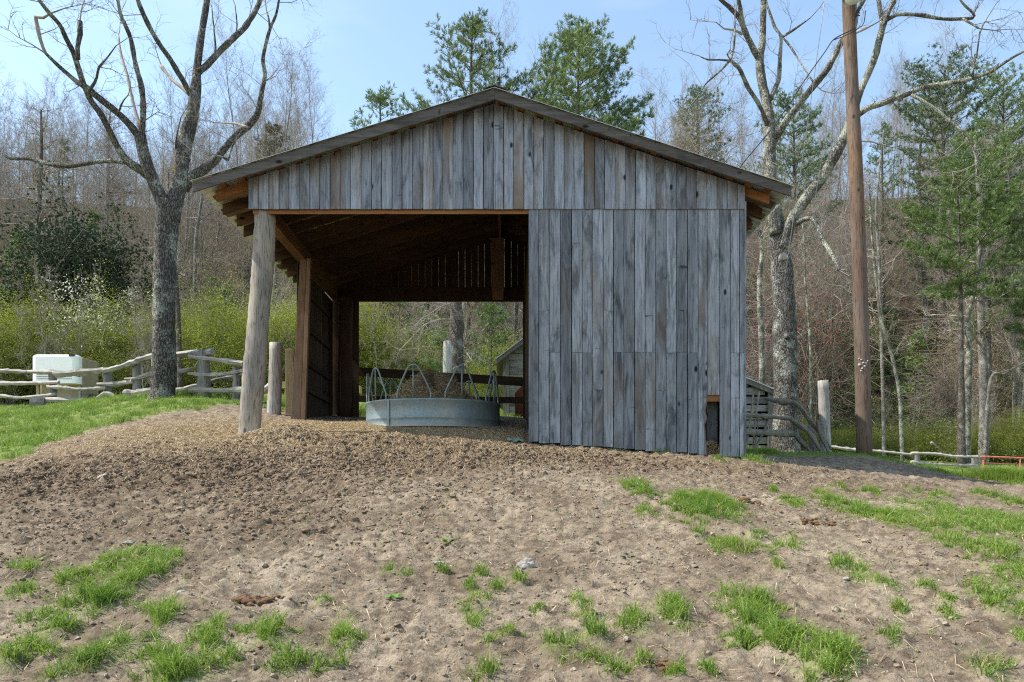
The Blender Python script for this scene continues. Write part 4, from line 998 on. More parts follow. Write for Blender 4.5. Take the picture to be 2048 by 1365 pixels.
# ================================================================== posts, fences, rails
def post_thing(name, px0, py0, px1, py1, Y, w, mat, label, cat='post', seed=0, k=18, noise=0.025, flatten=1.0, group=None):
    p0, p1 = P(px0, py0, Y), P(px1, py1, Y); p0[2] = min(p0[2], g1(p0[0], Y))-0.12
    r_ = w/2/F*Y; b = MB(); b.tube([p0, p0*0.6+p1*0.4+np.array([0.008, 0, 0]), p1], [r_*1.05, r_, r_*0.95], k, noise, 0.12, seed=seed, flat=flatten)
    o = b.build(name, mat, None, smooth=True, loc=(p0[0], p0[1], p0[2]+0.12)); return tag(o, label, cat, group)
post_thing('log_post', 547, 809, 552, 687, 13.9, 26, M['log_white'], 'short bleached log post standing behind the tall log post of the barn', 'post', 3)
b = MB(); p = P(579, 812, 14.3)
b.box(p[0]-0.085, p[0]+0.085, 14.3, 14.45, h1(p[0], 14.3)-0.1, EZ+(HY-698)/F*14.3); tag(b.build('square_post', M['post_sq'], None, loc=(p[0], 14.3, h1(p[0], 14.3)), bevel=0.006), 'square yellow brown timber post between short log post and barn door post', 'post')
for (a, c, y0, y1, Y, lb) in [(565, 590, 765, 778, 18.5, 'short yellow board seen between the short log post and square post'), (700, 722, 773, 787, 18.2, 'yellow board end seen through the barn beside the dark corner post')]:
    p, q = P(a, (y0+y1)/2, Y), P(c, (y0+y1)/2, Y); b = MB(); b.beam(p, q, 0.25, (y1-y0)/F*Y)
    b.box(p[0]+0.06, p[0]+0.13, Y-0.03, Y+0.04, h1(p[0], Y)-0.1, p[2]-0.08); b.box(q[0]-0.13, q[0]-0.06, Y-0.03, Y+0.04, h1(q[0], Y)-0.1, q[2]-0.08)
    tag(b.build('board_bench', M['yellow'], None, loc=(p[0], Y, h1(p[0], Y))), lb, 'bench')
# left split-rail fence
fence = empty('rail_fence', on(250, 17.2), 'weathered split rail fence of wavy grey rails on the grass bank left of the barn', 'fence')
def f_post(parent, px0, py0, px1, py1, Y, w, mat, seed, sink=0.15):
    p0, p1 = P(px0, py0, Y), P(px1, py1, Y); p0[2] = min(p0[2], g1(p0[0], Y))-sink; r_ = w/2/F*Y
    b = MB(); b.tube([p0, (p0+p1)/2+np.array([0.012, 0, 0]), p1], [r_*1.08, r_, r_*0.93], 14, 0.06, 0.14, seed=seed); return b.build('fence_post', mat, parent, smooth=True)
def f_rail(parent, pts, Ys, w, mat, seed, name='rail', noise=0.09):
    q = [P(px, py, Y) for (px, py), Y in zip(pts, Ys)]; w = [w]*len(q) if np.isscalar(w) else w
    b = MB(); b.tube(q, [a/1.72/F*Y for a, Y in zip(w, Ys)], 7, noise*1.9, 0.13, seed=seed, flat=0.92); return b.build(name, mat, parent, smooth=False)
for i, (a, c, d, e, Y, w) in enumerate([(105,812,105,741,17.8,15), (215,806,214,736,17.4,17), (273,797,273,728,17.0,17), (407,792,407,701,16.2,25), (471,790,471,735,16.0,14), (-30,820,-30,745,18.2,15)]):
    f_post(fence, a, c, d, e, Y, w, M['rail_post'], 30+i)
rails = [([(-60,744),(0,742),(50,744),(112,745)], [18.2,18,17.9,17.7], 8), ([(-60,764),(0,767),(55,767),(118,765)], [18.1,17.9,17.8,17.6], 7), ([(-60,796),(0,792),(40,796),(112,789)], [18.1,17.9,17.8,17.6], 7),
 ([(111,749),(150,746),(180,743),(210,740)], [17.5,17.4,17.3,17.2], [12,12,10,9]), ([(95,774),(130,776),(165,779),(212,776)], [17.6,17.4,17.3,17.2], 7), ([(88,800),(130,801),(170,802),(210,801)], [17.6,17.5,17.4,17.3], [11,10,9,8]),
 ([(211,742),(245,733),(275,722),(310,712),(352,710),(425,704)], [17.1,17,16.8,16.7,16.5,16.1], [10,11,12,12,12,13]), ([(194,768),(230,769),(266,763)], [17.2,17.1,16.9], [5,9,8]), ([(249,758),(275,757),(305,748),(350,745),(384,738),(408,732)], [16.9,16.9,16.8,16.7,16.5,16.3], [4,7,9,9,7,5]),
 ([(194,797),(210,788),(222,789),(242,801),(264,794)], [17.2,17.1,17.1,17.0,16.9], [5,9,8,8,4]), ([(248,787),(275,786),(305,781),(350,780),(385,774),(407,771)], [16.9,16.9,16.8,16.7,16.5,16.3], [13,13,12,8,8,8]),
 ([(378,714),(400,716),(440,721),(488,728)], [16.1,16.1,16.0,15.9], [9,10,10,12]), ([(376,747),(410,750),(450,748),(488,741)], [16.1,16.1,16.0,15.9], [6,8,8,6]), ([(378,781),(410,781),(445,782),(488,780)], [16.1,16.1,16.0,15.9], [9,10,9,10]),
 ([(378,776),(395,772),(408,774)], [16.2,16.2,16.2], [6,9,7]), ([(422,763),(445,757),(486,751)], [16.6,16.5,16.4], 7), ([(500,790),(525,783),(548,768)], [15.2,15.0,14.6], [8,12,14])]
for i, (p, Y, w) in enumerate(rails): f_rail(fence, p, Y, w, M['rail'], 60+i)
o = f_rail(fence, [(62,806),(90,807)], [17.2,17.3], 22, M['rail_post'], 99, 'log_butt')
# broken rails right of the barn
bf = empty('broken_fence', on(1560, 14.2), 'dark broken rail fence with leaning rails between barn corner and white log post', 'fence')
for i, (p, Y, w) in enumerate([([(1478,829),(1530,833),(1584,838)], [12.6,13.4,14.2], [11,11,9]), ([(1478,863),(1530,866),(1588,868)], [12.6,13.4,14.2], [13,15,13]), ([(1531,797),(1560,803),(1588,804)], [14.6,14.4,14.3], [9,14,9]),
   ([(1584,803),(1600,815),(1622,844),(1645,872),(1660,900)], [14.3,14.3,14.2,14.1,14.0], [9,12,12,12,10]), ([(1578,838),(1600,850),(1622,870),(1644,906)], [14.1,14.0,13.9,13.7], [10,12,10,6]), ([(1586,866),(1600,882),(1613,894),(1626,910)], [14.2,14.1,14.0,13.9], [8,11,9,7]),
   ([(1634,843),(1642,870),(1656,900),(1658,912)], [14.0,13.9,13.8,13.8], [9,12,12,9]), ([(1508,902),(1534,850),(1556,806),(1575,772)], [14.3,14.3,14.4,14.5], [4,4.5,4.5,4.5])]):
    f_rail(bf, p, Y, [v*0.78 for v in w], M['rail_old'] if i < 7 else M['dead'], 130+i)
f_post(bf, 1627, 909, 1624, 850, 14.9, 15, M['log'], 141)
for i, (p, w) in enumerate([([(1506,900),(1508,870),(1512,830),(1518,783)], 3), ([(1492,895),(1497,860),(1503,820),(1506,790)], 2.4), ([(1509,898),(1516,850),(1511,815)], 2)]):
    f_rail(bf, p, [14.0]*len(p), w, M['dead'], 150+i, 'dead_vine', 0.15)
post_thing('log_post', 1651, 914, 1646, 762, 14.8, 21, M['log_white'], 'tall bleached white log post between the broken rails and the utility pole', 'post', 8)
# far right two-rail fence
ff = empty('rail_fence', on(1830, 36), 'low two rail wooden fence in the field right of the utility pole', 'fence')
for i, (px, y0, y1, Y, w) in enumerate([(1833,942,906,36,12), (1950,946,911,36,13), (1655,925,893,36,11)]): f_post(ff, px, y0, px, y1, Y, w, M['rail_post'], 160+i, 0.3)
for i, (p, Y, w) in enumerate([([(1660,893),(1700,899),(1760,903),(1835,911)], [36]*4, [5,6,5,4]), ([(1700,920),(1770,922),(1835,928)], [36]*3, 5), ([(1822,907),(1870,908),(1905,913),(1955,914)], [35.7]*4, 5.5), ([(1822,924),(1860,928),(1905,930),(1955,931)], [35.7]*4, 5.5)]):
    f_rail(ff, p, Y, w, M['rail'], 170+i)
# red tube gate
gt = empty('tube_gate', on(2020, 33), 'faded red tube gate at the right edge of the field', 'gate')
b = MB(); b.tube([P(1967,958,33), P(1967,922,33), P(1969,916,33), P(1976,914,33), P(2150,922,33), P(2158,924,33), P(2160,930,33), P(2160,966,33)], 0.045, 8, 0, 0.2); b.build('gate_frame', M['gate_red'], gt, smooth=True)
for y in (926, 938, 949): MB().tube([P(1967,y,33), P(2160,y+8,33)], 0.03, 6).build('gate_bar', M['gate_red'], gt, smooth=True)
MB().tube([P(2040,918,32.98), P(2040,962,32.98)], 0.035, 6).build('gate_brace', M['gate_red'], gt, smooth=True)

# ================================================================== utility pole, lamp, cables
up = empty('utility_pole', on(1728, 13.5), 'tall brown wooden utility pole standing right of the barn', 'pole')
b = MB(); p0 = P(1729, 925, 13.5); b.tube([p0, P(1724,700,13.5), P(1714,400,13.5), P(1702,130,13.5), P(1694,-70,13.5), P(1690,-150,13.5)], [0.140,0.134,0.124,0.114,0.107,0.104], 28, 0.014, 0.3, seed=3)
b.build('pole_shaft', M['pole'], up, smooth=True)
b = MB(); rr = random.Random(8)
for (px, py) in [(1716,722),(1720,728),(1714,731),(1718,739),(1725,729),(1716,744),(1722,735),(1728,725),(1713,719)]:
    p = P(px, py, 13.5); dx = p[0]-P(1724,700,13.5)[0]; yy = 13.5-math.sqrt(max(0.0, 0.145**2-dx*dx))-0.004
    s_ = rr.uniform(0.006, 0.017); b.box(p[0]-s_, p[0]+s_*rr.uniform(.2, 1), yy-0.006, yy+0.02, p[2]-s_*1.1, p[2]+s_*rr.uniform(.3, 1))
b.build('paper_remnant', M['paper'], up)
ca = P(1701,20,13.34); b = MB(); b.tube([P(1711,60,13.42), P(1712,20,13.42), P(1712,-40,13.42)], 0.02, 8, 0, 0.1); b.build('conduit', M['wire_grey'], up, smooth=True)
lamp = empty('yard_lamp', P(1707,-10,13.1), 'grey hooded yard lamp fixed near the top of the utility pole', 'lamp')
b = MB(); c = P(1707,-4,13.12); V = []; Q = []; k = 28
prof = [(0.03,0.34),(0.10,0.33),(0.12,0.20),(0.15,0.12),(0.18,0.05),(0.185,0.0),(0.165,0.0),(0.15,0.05),(0.0,0.09)]
for r_, z in prof:
    for j in range(k): V.append(c+np.array([math.cos(j/k*6.2832)*r_, math.sin(j/k*6.2832)*r_, z]))
for i in range(len(prof)-1):
    for j in range(k): Q.append((i*k+j, i*k+(j+1) % k, (i+1)*k+(j+1) % k, (i+1)*k+j))
b.add(V, Q); b.build('lamp_hood', M['lamp'], lamp, smooth=True)
b = MB(); V = []; Q = []; prof = [(0.15,0.02),(0.145,-0.03),(0.11,-0.06),(0.05,-0.075),(0.002,-0.078)]
for r_, z in prof:
    for j in range(k): V.append(c+np.array([math.cos(j/k*6.2832)*r_, math.sin(j/k*6.2832)*r_, z]))
for i in range(len(prof)-1):
    for j in range(k): Q.append((i*k+j, i*k+(j+1) % k, (i+1)*k+(j+1) % k, (i+1)*k+j))
b.add(V, Q); b.build('lamp_lens', M['glass'], lamp, smooth=True)
MB().tube([c+np.array([0, 0.02, 0.25]), c+np.array([0, 0.2, 0.3]), c+np.array([-0.02, 0.38, 0.25])], 0.02, 8, 0, 0.05).build('lamp_arm', M['lamp'], lamp, smooth=True)
def cable(name, pts, Ys, r_, mat, label):
    q = [P(a, b_, Y) for (a, b_), Y in zip(pts, Ys)]; b = MB(); b.tube(q, r_, 6, 0, 0.12)
    return tag(b.build(name, mat, None, smooth=True, loc=tuple(q[0])), label, 'cable')
cable('power_cable', [(1716,28),(1713,52),(1700,62),(1668,79),(1650,104),(1610,160),(1578,210),(1540,262),(1490,322),(1480,336)], [13.4,13.36,13.3,13.2,13.1,12.9,12.7,12.4,12.0,11.9], 0.010, M['wire'], 'black power cable sagging from the utility pole down to the barn roof')
cable('power_cable', [(1731,22),(1727,48),(1712,60),(1690,72),(1668,80)], [13.45,13.4,13.3,13.25,13.2], 0.008, M['wire'], 'looped black service cable around the top of the utility pole')
cable('guy_wire', [(1652,-20),(1640,70),(1622,200),(1600,350),(1560,620)], [13.3,13.3,13.6,14.0,15.0], 0.006, M['wire_grey'], 'thin pale wire running down left of the utility pole in front of the right tree')
cable('guy_wire', [(1690,60),(1668,160),(1655,240),(1630,400),(1600,560)], [13.6,13.8,14.0,14.6,15.4], 0.005, M['wire_grey'], 'thin pale wire nearest the utility pole crossing the leaning limb')
b = MB()
MB_ = b; c = P(1711,34,13.33)
for i in range(3): b.tube([c+np.array([-0.05+0.02*i, -0.03, -0.08+0.05*i]), c+np.array([0.0, -0.07, -0.02+0.05*i]), c+np.array([0.06, -0.03, 0.0+0.05*i])], 0.012, 6, 0, 0.02)
b.build('cable_clamp', M['wire'], up, smooth=True)

# ================================================================== sheds and trailer
def shed(name, x0, x1, yf, yb, zw, zr, xr, label, over=0.35, slat_gap=0.04, mat='shed_x', open_low=None):
    z0 = h1((x0+x1)/2, yf)-0.15
    s = empty(name, ((x0+x1)/2, (yf+yb)/2, z0), label, 'shed')
    b = MB(); z = z0; rr = random.Random(int(abs(x0)*100))
    def rz(x): return zw+(zr-zw)*(1-abs(x-xr)/((xr-x0) if x < xr else (x1-xr)))
    while z < zr-0.1:
        hgt = 0.2*rr.uniform(0.85, 1.1); zt = z+hgt-slat_gap*rr.uniform(0.4, 1.2)
        if zt > zw:   # trim to the gable
            f_ = (zt-zw)/(zr-zw); a, c_ = x0+(xr-x0)*f_, x1-(x1-xr)*f_
        else: a, c_ = x0, x1
        if c_-a > 0.2: b.hexa([(a, yf+rr.uniform(-.01,.01), z), (c_, yf, z), (c_, yf+0.03, z), (a, yf+0.03, z), (a, yf, zt), (c_, yf, zt+rr.uniform(-.015,.015)), (c_, yf+0.03, zt), (a, yf+0.03, zt)])
        z += hgt
    b.build('front_boards', M[mat], s)
    b = MB(); z = z0
    while z < zw-0.05:
        b.box(x0-0.01, x0+0.02, yf+0.04, yb, z, z+0.17); b.box(x1-0.02, x1+0.01, yf+0.04, yb, z, z+0.17); z += 0.2
    b.box(x0+0.02, x1-0.02, yb-0.03, yb, z0, zw)
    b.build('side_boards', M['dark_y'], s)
    for xx in (x0+0.06, x1-0.06): MB().box(xx-0.08, xx+0.08, yf-0.06, yf-0.015, z0, zw-0.02).build('corner_post', M['rail_post'], s)
    for sg, xe in ((-1, x0), (1, x1)):
        sl = (zr-zw)/abs(xe-xr); xo = xe+sg*over; zo = zw-sl*over
        b = MB(); b.hexa([(xr, yf-over, zr+0.02), (xo, yf-over, zo+0.02), (xo, yb+over, zo+0.02), (xr, yb+over, zr+0.02), (xr, yf-over, zr+0.05), (xo, yf-over, zo+0.05), (xo, yb+over, zo+0.05), (xr, yb+over, zr+0.05)])
        b.build('roof_sheet', M['roofing'], s)
        b = MB(); b.hexa([(xr, yf-over+0.02, zr-0.10), (xo, yf-over+0.02, zo-0.10), (xo, yf-over+0.06, zo-0.10), (xr, yf-over+0.06, zr-0.10), (xr, yf-over+0.02, zr+0.015), (xo, yf-over+0.02, zo+0.015), (xo, yf-over+0.06, zo+0.015), (xr, yf-over+0.06, zr+0.015)])
        b.build('barge_board', M['rail_post'], s)
    return s
Y = 19.0
shed('log_crib', fx(1007, Y), fx(1225, Y), Y, Y+4, fz(712, Y), fz(630, Y), fx(1116, Y), 'old grey board shed with steep metal roof seen through the barn opening', 0.2, 0.02)
Y = 18.0
shed('slatted_shed', fx(1345, Y), fx(1546, Y), Y, Y+3.5, fz(783, Y), fz(742, Y), fx(1446, Y), 'low grey slatted shed with metal roof behind the right corner of the barn', 0.12, 0.05)
b = MB(); Y = 17.4; q = [P(1030,834,Y), P(1062,834,Y), P(1062,764,Y), P(1052,764,Y), P(1030,786,Y)]
V = q+[v+np.array([0, 0.04, 0]) for v in q]
b.add(V, [(0,1,2,3),(5,8,7,6),(0,5,6,1),(1,6,7,2),(2,7,8,3),(3,8,9,4),(4,9,5,0)], [(0,3,4),(5,9,8)])
tag(b.build('plywood_sheet', M['rust_panel'], None, loc=tuple(q[0])), 'dark red brown plywood sheet leaning in front of the steep roofed shed', 'plywood')

# gooseneck stock trailer
Y = 29.0; x0, x1 = fx(61, Y), fx(154, Y); zt, zm, zb_ = fz(708, Y), fz(767, Y), h1(fx(110, Y), Y)
tr = empty('stock_trailer', ((x0+x1)/2, Y, zb_), 'white rounded stock trailer with lower front in painted tan shade parked beyond the left fence', 'trailer')
def rbox(b, x0, x1, y0, y1, z0, z1, r, n=5):
    """box rounded at the vertical edges and top"""
    ring = []
    for cx_, cy_, a0 in ((x1-r, y0+r, -90), (x1-r, y1-r, 0), (x0+r, y1-r, 90), (x0+r, y0+r, 180)):
        for i in range(n+1):
            a = math.radians(a0+90*i/n); ring.append((cx_, cy_, math.cos(a), math.sin(a)))
    lv = [(z0, 1.0)]+[(z1-r*0.6+r*0.6*math.sin(math.radians(90*i/n)), math.cos(math.radians(90*i/n))) for i in range(n+1)]
    V = []; k = len(ring)
    for z, f_ in lv:
        for cx_, cy_, c, s_ in ring:
            rr_ = r*max(f_, 0.0); V.append((cx_+c*rr_, cy_+s_*rr_, z))
    Q = [(i*k+j, i*k+(j+1) % k, (i+1)*k+(j+1) % k, (i+1)*k+j) for i in range(len(lv)-1) for j in range(k)]
    top = len(lv)-1; V.append(((x0+x1)/2, (y0+y1)/2, z1)); T = [(top*k+j, top*k+(j+1) % k, len(V)-1) for j in range(k)]
    V.append(((x0+x1)/2, (y0+y1)/2, z0)); T += [((j+1) % k, j, len(V)-1) for j in range(k)]
    b.add(V, Q, T)
b = MB(); rbox(b, x0, x1, Y, Y+0.5, zm, zt, 0.2); b.build('nose', M['trailer_white'], tr, smooth=False)
b = MB(); rbox(b, x0+0.02, x1-0.06, Y+0.5, Y+1.7, zb_+0.45, zt-0.02, 0.12); b.build('body', M['trailer_shade_tan'], tr)  # part behind the nose, its shade painted in tan
for z_ in (0.18, 0.27, 0.36): MB().box(x0+0.25, x1-0.2, Y-0.012, Y+0.01, zm+z_-0.008, zm+z_+0.008).build('trim_line', M['trailer_dark'], tr)
rr_ = MB(); rr_.box(x1-0.32, x1-0.12, Y-0.02, Y+0.15, zt-0.10, zt-0.02); rr_.build('marker_lamp', M['trailer_dark'], tr)
MB().box((x0+x1)/2-0.9, (x0+x1)/2-0.8, Y+0.3, Y+0.4, zb_-0.1, zm).build('landing_leg', M['trailer_shade_tan'], tr)
MB().box(x1-0.12, x1-0.04, Y+0.3, Y+0.4, zb_-0.1, zm).build('landing_leg', M['wire_grey'], tr)
for yy in (Y+1.1,):
    for xx in (x0-0.02, x1-0.12):
        b = MB(); b.tube([(xx, yy, zb_+0.36), (xx+0.2, yy, zb_+0.36)], 0.36, 24, 0); w_ = b.build('wheel', M['tire'], tr, smooth=False)

b = MB(); rr = np.random.RandomState(3); n = 900; c0 = np.array([fx(1428), YF+0.22, h1(fx(1428), YF)+0.02])
q = rr.randn(n, 3)*np.array([0.11, 0.06, 0.0]); q[:, 2] = 0.22*np.exp(-(q[:, 0]/0.12)**2)*rr.rand(n); d = rr.randn(n, 3)*[1, 1, .4]; d /= np.linalg.norm(d, axis=1)[:, None]
V, Q = prisms(c0+q, c0+q+d*0.09, np.full(n, 0.003), np.full(n, 0.002), 3); b.add(V, Q, bid=rr.rand(len(Q))*0.8)
tag(b.build('hay_wisp', M['straw'], None, loc=tuple(c0)), 'small heap of hay just inside the low hole in the barn wall', 'hay')

# ================================================================== TREES
class Sticks:
    def __init__(s): s.A = []; s.B = []; s.ra = []; s.rb = []
    def seg(s, a, b, ra, rb): s.A.append(a); s.B.append(b); s.ra.append(ra); s.rb.append(rb)
    def geo(s, k=3): return prisms(np.array(s.A), np.array(s.B), np.array(s.ra), np.array(s.rb), k)
def unit(v): return v/(np.linalg.norm(v)+1e-9)
def twigs(st, p, d, L, r, level, rg, up=0.15, bend=0.35, dens=1.0):
    """recursive crooked twig"""
    n = 3 if level > 0 else 2
    q = np.array(p, float); d = unit(np.array(d, float)); step = L/n
    for i in range(n):
        d2 = unit(d + bend*rg.randn(3)*0.5 + np.array([0, 0, up]))
        q2 = q + d2*step; r2 = r*(1-(i+1)/(n+0.6))
        st.seg(q, q2, max(r*(1-i/(n+0.6)), 0.0022), max(r2, 0.0016))
        if level > 0:
            for _ in range(max(1, int(round((1.6 if i else 0.8)*dens)))):
                side = unit(np.cross(d2, rg.randn(3)))
                twigs(st, q+(q2-q)*rg.rand(), unit(d2*0.65+side*0.9), L*rg.uniform(0.35, 0.62), r*0.5, level-1, rg, up, bend, dens)
        q, d = q2, d2
def stick_part(st, name, mat, parent, k=3):
    V, Q = st.geo(k); V = V-world_loc(parent)
    return link(name, mk_mesh(name, V, Q, None, mat, True, face_attr=np.zeros(len(Q))), parent)

# -------------------------------------------------- the two big yard trees, limb by limb
def traced_tree(base_px, Ybase, limbs, mat, label, seed, twig_dens=1.0, cat='tree'):
    b0 = on(base_px, Ybase); root = empty('bare_tree', b0, label, cat)
    rg = np.random.RandomState(seed); st = Sticks()
    for i, (nm, pts, ws, Ys, tw) in enumerate(limbs):
        Y = np.interp(np.linspace(0, 1, len(pts)), np.linspace(0, 1, len(Ys)), Ys)
        q = np.array([P(px, py, y) for (px, py), y in zip(pts, Y)]); w = np.interp(np.linspace(0, 1, len(pts)), np.linspace(0, 1, len(ws)), ws)
        r_ = np.array([a/2/F*y for a, y in zip(w, Y)])
        big = r_[0] > 0.09
        b = MB(); b.tube(q, r_, 26 if big else 12, 0.035 if big else 0.07, 0.10 if big else 0.12, seed=seed+i, bid=rg.rand())
        b.build(nm, M['dead'] if nm == 'dead_branch' else (M['bark_big'] if nm == 'trunk' else mat), root, smooth=True)
        if tw > 0:
            L = np.linalg.norm(np.diff(q, axis=0), axis=1).sum(); n = int(L*tw*twig_dens*1.5)
            cq = catmull(np.hstack([q, r_[:, None]]), 60)
            for _ in range(n):
                j = rg.randint(4, 59); d = unit(cq[j, :3]-cq[j-1, :3]); side = unit(np.cross(d, rg.randn(3)))
                twigs(st, cq[j, :3], unit(d*0.5+side), rg.uniform(0.35, 1.3), rg.uniform(0.006, 0.014), 2, rg, 0.12, 0.6)
            twigs(st, q[-1], unit(q[-1]-q[-2]), 0.9, max(min(r_[-1], 0.02), 0.005), 2, rg, 0.1, 0.5)
    stick_part(st, 'twigs', M['twig'], root)
    return root
Lb = 16.0
traced_tree(325, Lb, [
 ('trunk', [(323,812),(325,790),(328,740),(328,680),(328,600),(330,520),(333,450),(338,405)], [66,50,46,44,43,42,46,48], [Lb], 0),
 ('limb', [(334,440),(325,405),(310,370),(297,338),(287,305),(280,270)], [30,26,24,23,23,22], [Lb,Lb-.3], 0.1),
 ('limb', [(341,440),(350,400),(358,365),(363,325),(370,284),(386,222),(392,171),(394,137),(403,68),(414,0),(420,-60)], [36,32,31,30,29,24,20,15,13,12,10], [Lb,Lb+.4,Lb+.8], 0.5),
 ('branch', [(282,275),(286,235),(284,180),(271,130),(262,80),(250,50),(240,25),(231,-30)], [14,12,11,10,9,8,7,5], [Lb-.3,Lb-1.0], 0.8),
 ('dead_branch', [(281,258),(266,205),(254,150),(242,110),(237,72)], [8,6,6,5,3], [Lb-.3,Lb+.5], 0.2),
 ('branch', [(277,272),(250,240),(225,218),(200,198),(172,175),(155,165),(120,135),(92,108)], [16,13,12,12,13,9,7,6], [Lb-.3,Lb-1.2], 0.8),
 ('dead_branch', [(92,108),(82,85),(74,50),(72,33),(84,37),(100,28),(110,24)], [6,7,8,7,5,4,3], [Lb-1.2,Lb-1.5], 0.5),
 ('branch', [(305,358),(285,342),(258,325),(238,300),(219,262),(202,229),(184,205),(171,178),(160,147),(147,106),(133,79),(120,51),(99,27),(78,0),(60,-30)], [20,18,16,13,12,12,11,11,11,10,9,8,8,7,5], [Lb,Lb-.8,Lb-2.0], 0.9),
 ('branch', [(262,328),(240,324),(205,323),(170,328),(135,333),(95,328),(60,318),(20,317),(-4,300)], [9,8,8,8,9,8,7,6,4], [Lb-.2,Lb+.6], 0.8),
 ('branch', [(156,118),(155,95),(160,68),(160,43)], [8,8,9,9], [Lb-1.5,Lb-1.4], 1.0),
 ('branch', [(396,145),(415,130),(437,106),(455,88),(472,72),(487,58),(499,41),(512,20),(530,-20)], [13,12,11,11,11,10,10,9,7], [Lb+.5,Lb+1.4], 0.8),
 ('branch', [(382,192),(368,165),(355,144),(338,115),(321,92),(297,51),(277,5),(268,-30)], [12,11,10,10,9,9,9,7], [Lb+.4,Lb-.6], 0.7),
 ('dead_branch', [(381,192),(362,174),(345,161),(334,148),(323,134)], [7,7,6,6,8], [Lb+.4,Lb+.9], 0.3),
 ('limb', [(366,378),(385,355),(410,338),(431,321),(445,303),(458,287),(475,270),(492,256),(507,240),(517,222),(523,185),(530,150),(526,125),(529,100),(540,58),(552,30),(559,-5)], [22,20,17,15,13,12,12,13,13,11,9,8,8,7,6,5,4], [Lb+.3,Lb+.2,Lb-.8], 0.9),
 ('branch', [(540,62),(538,40),(533,22)], [5,4,3], [Lb-.8], 0.8),
 ('dead_branch', [(495,255),(480,250),(465,247),(431,246)], [5,4,4,2], [Lb-.2,Lb+.2], 0.3),
 ('branch', [(486,262),(470,282),(460,305),(456,320),(446,315)], [4,4,4,5,4], [Lb,Lb-.4], 0.6),
 ('branch', [(362,335),(352,300),(354,270),(362,235)], [4,3,3,2], [Lb+.4,Lb-.3], 1.4),
 ('branch', [(176,185),(192,160),(198,135),(215,115),(232,92)], [6,5,4,3,2], [Lb-1,Lb-1.6], 1.2),
 ('branch', [(235,232),(245,205),(257,190)], [4,3,2], [Lb-.8,Lb-1.2], 1.4),
 ('branch', [(427,120),(431,98),(428,60),(424,20)], [4,4,3,2], [Lb+.9,Lb+1.1], 1.2),
 ('branch', [(470,75),(474,50),(470,10)], [4,3,2], [Lb+1,Lb+1.3], 1.0),
], M['bark_big'], 'big bare twin stemmed tree with mossy furrowed trunk behind the left rail fence', 5, 1.15)
Rb = 17.0
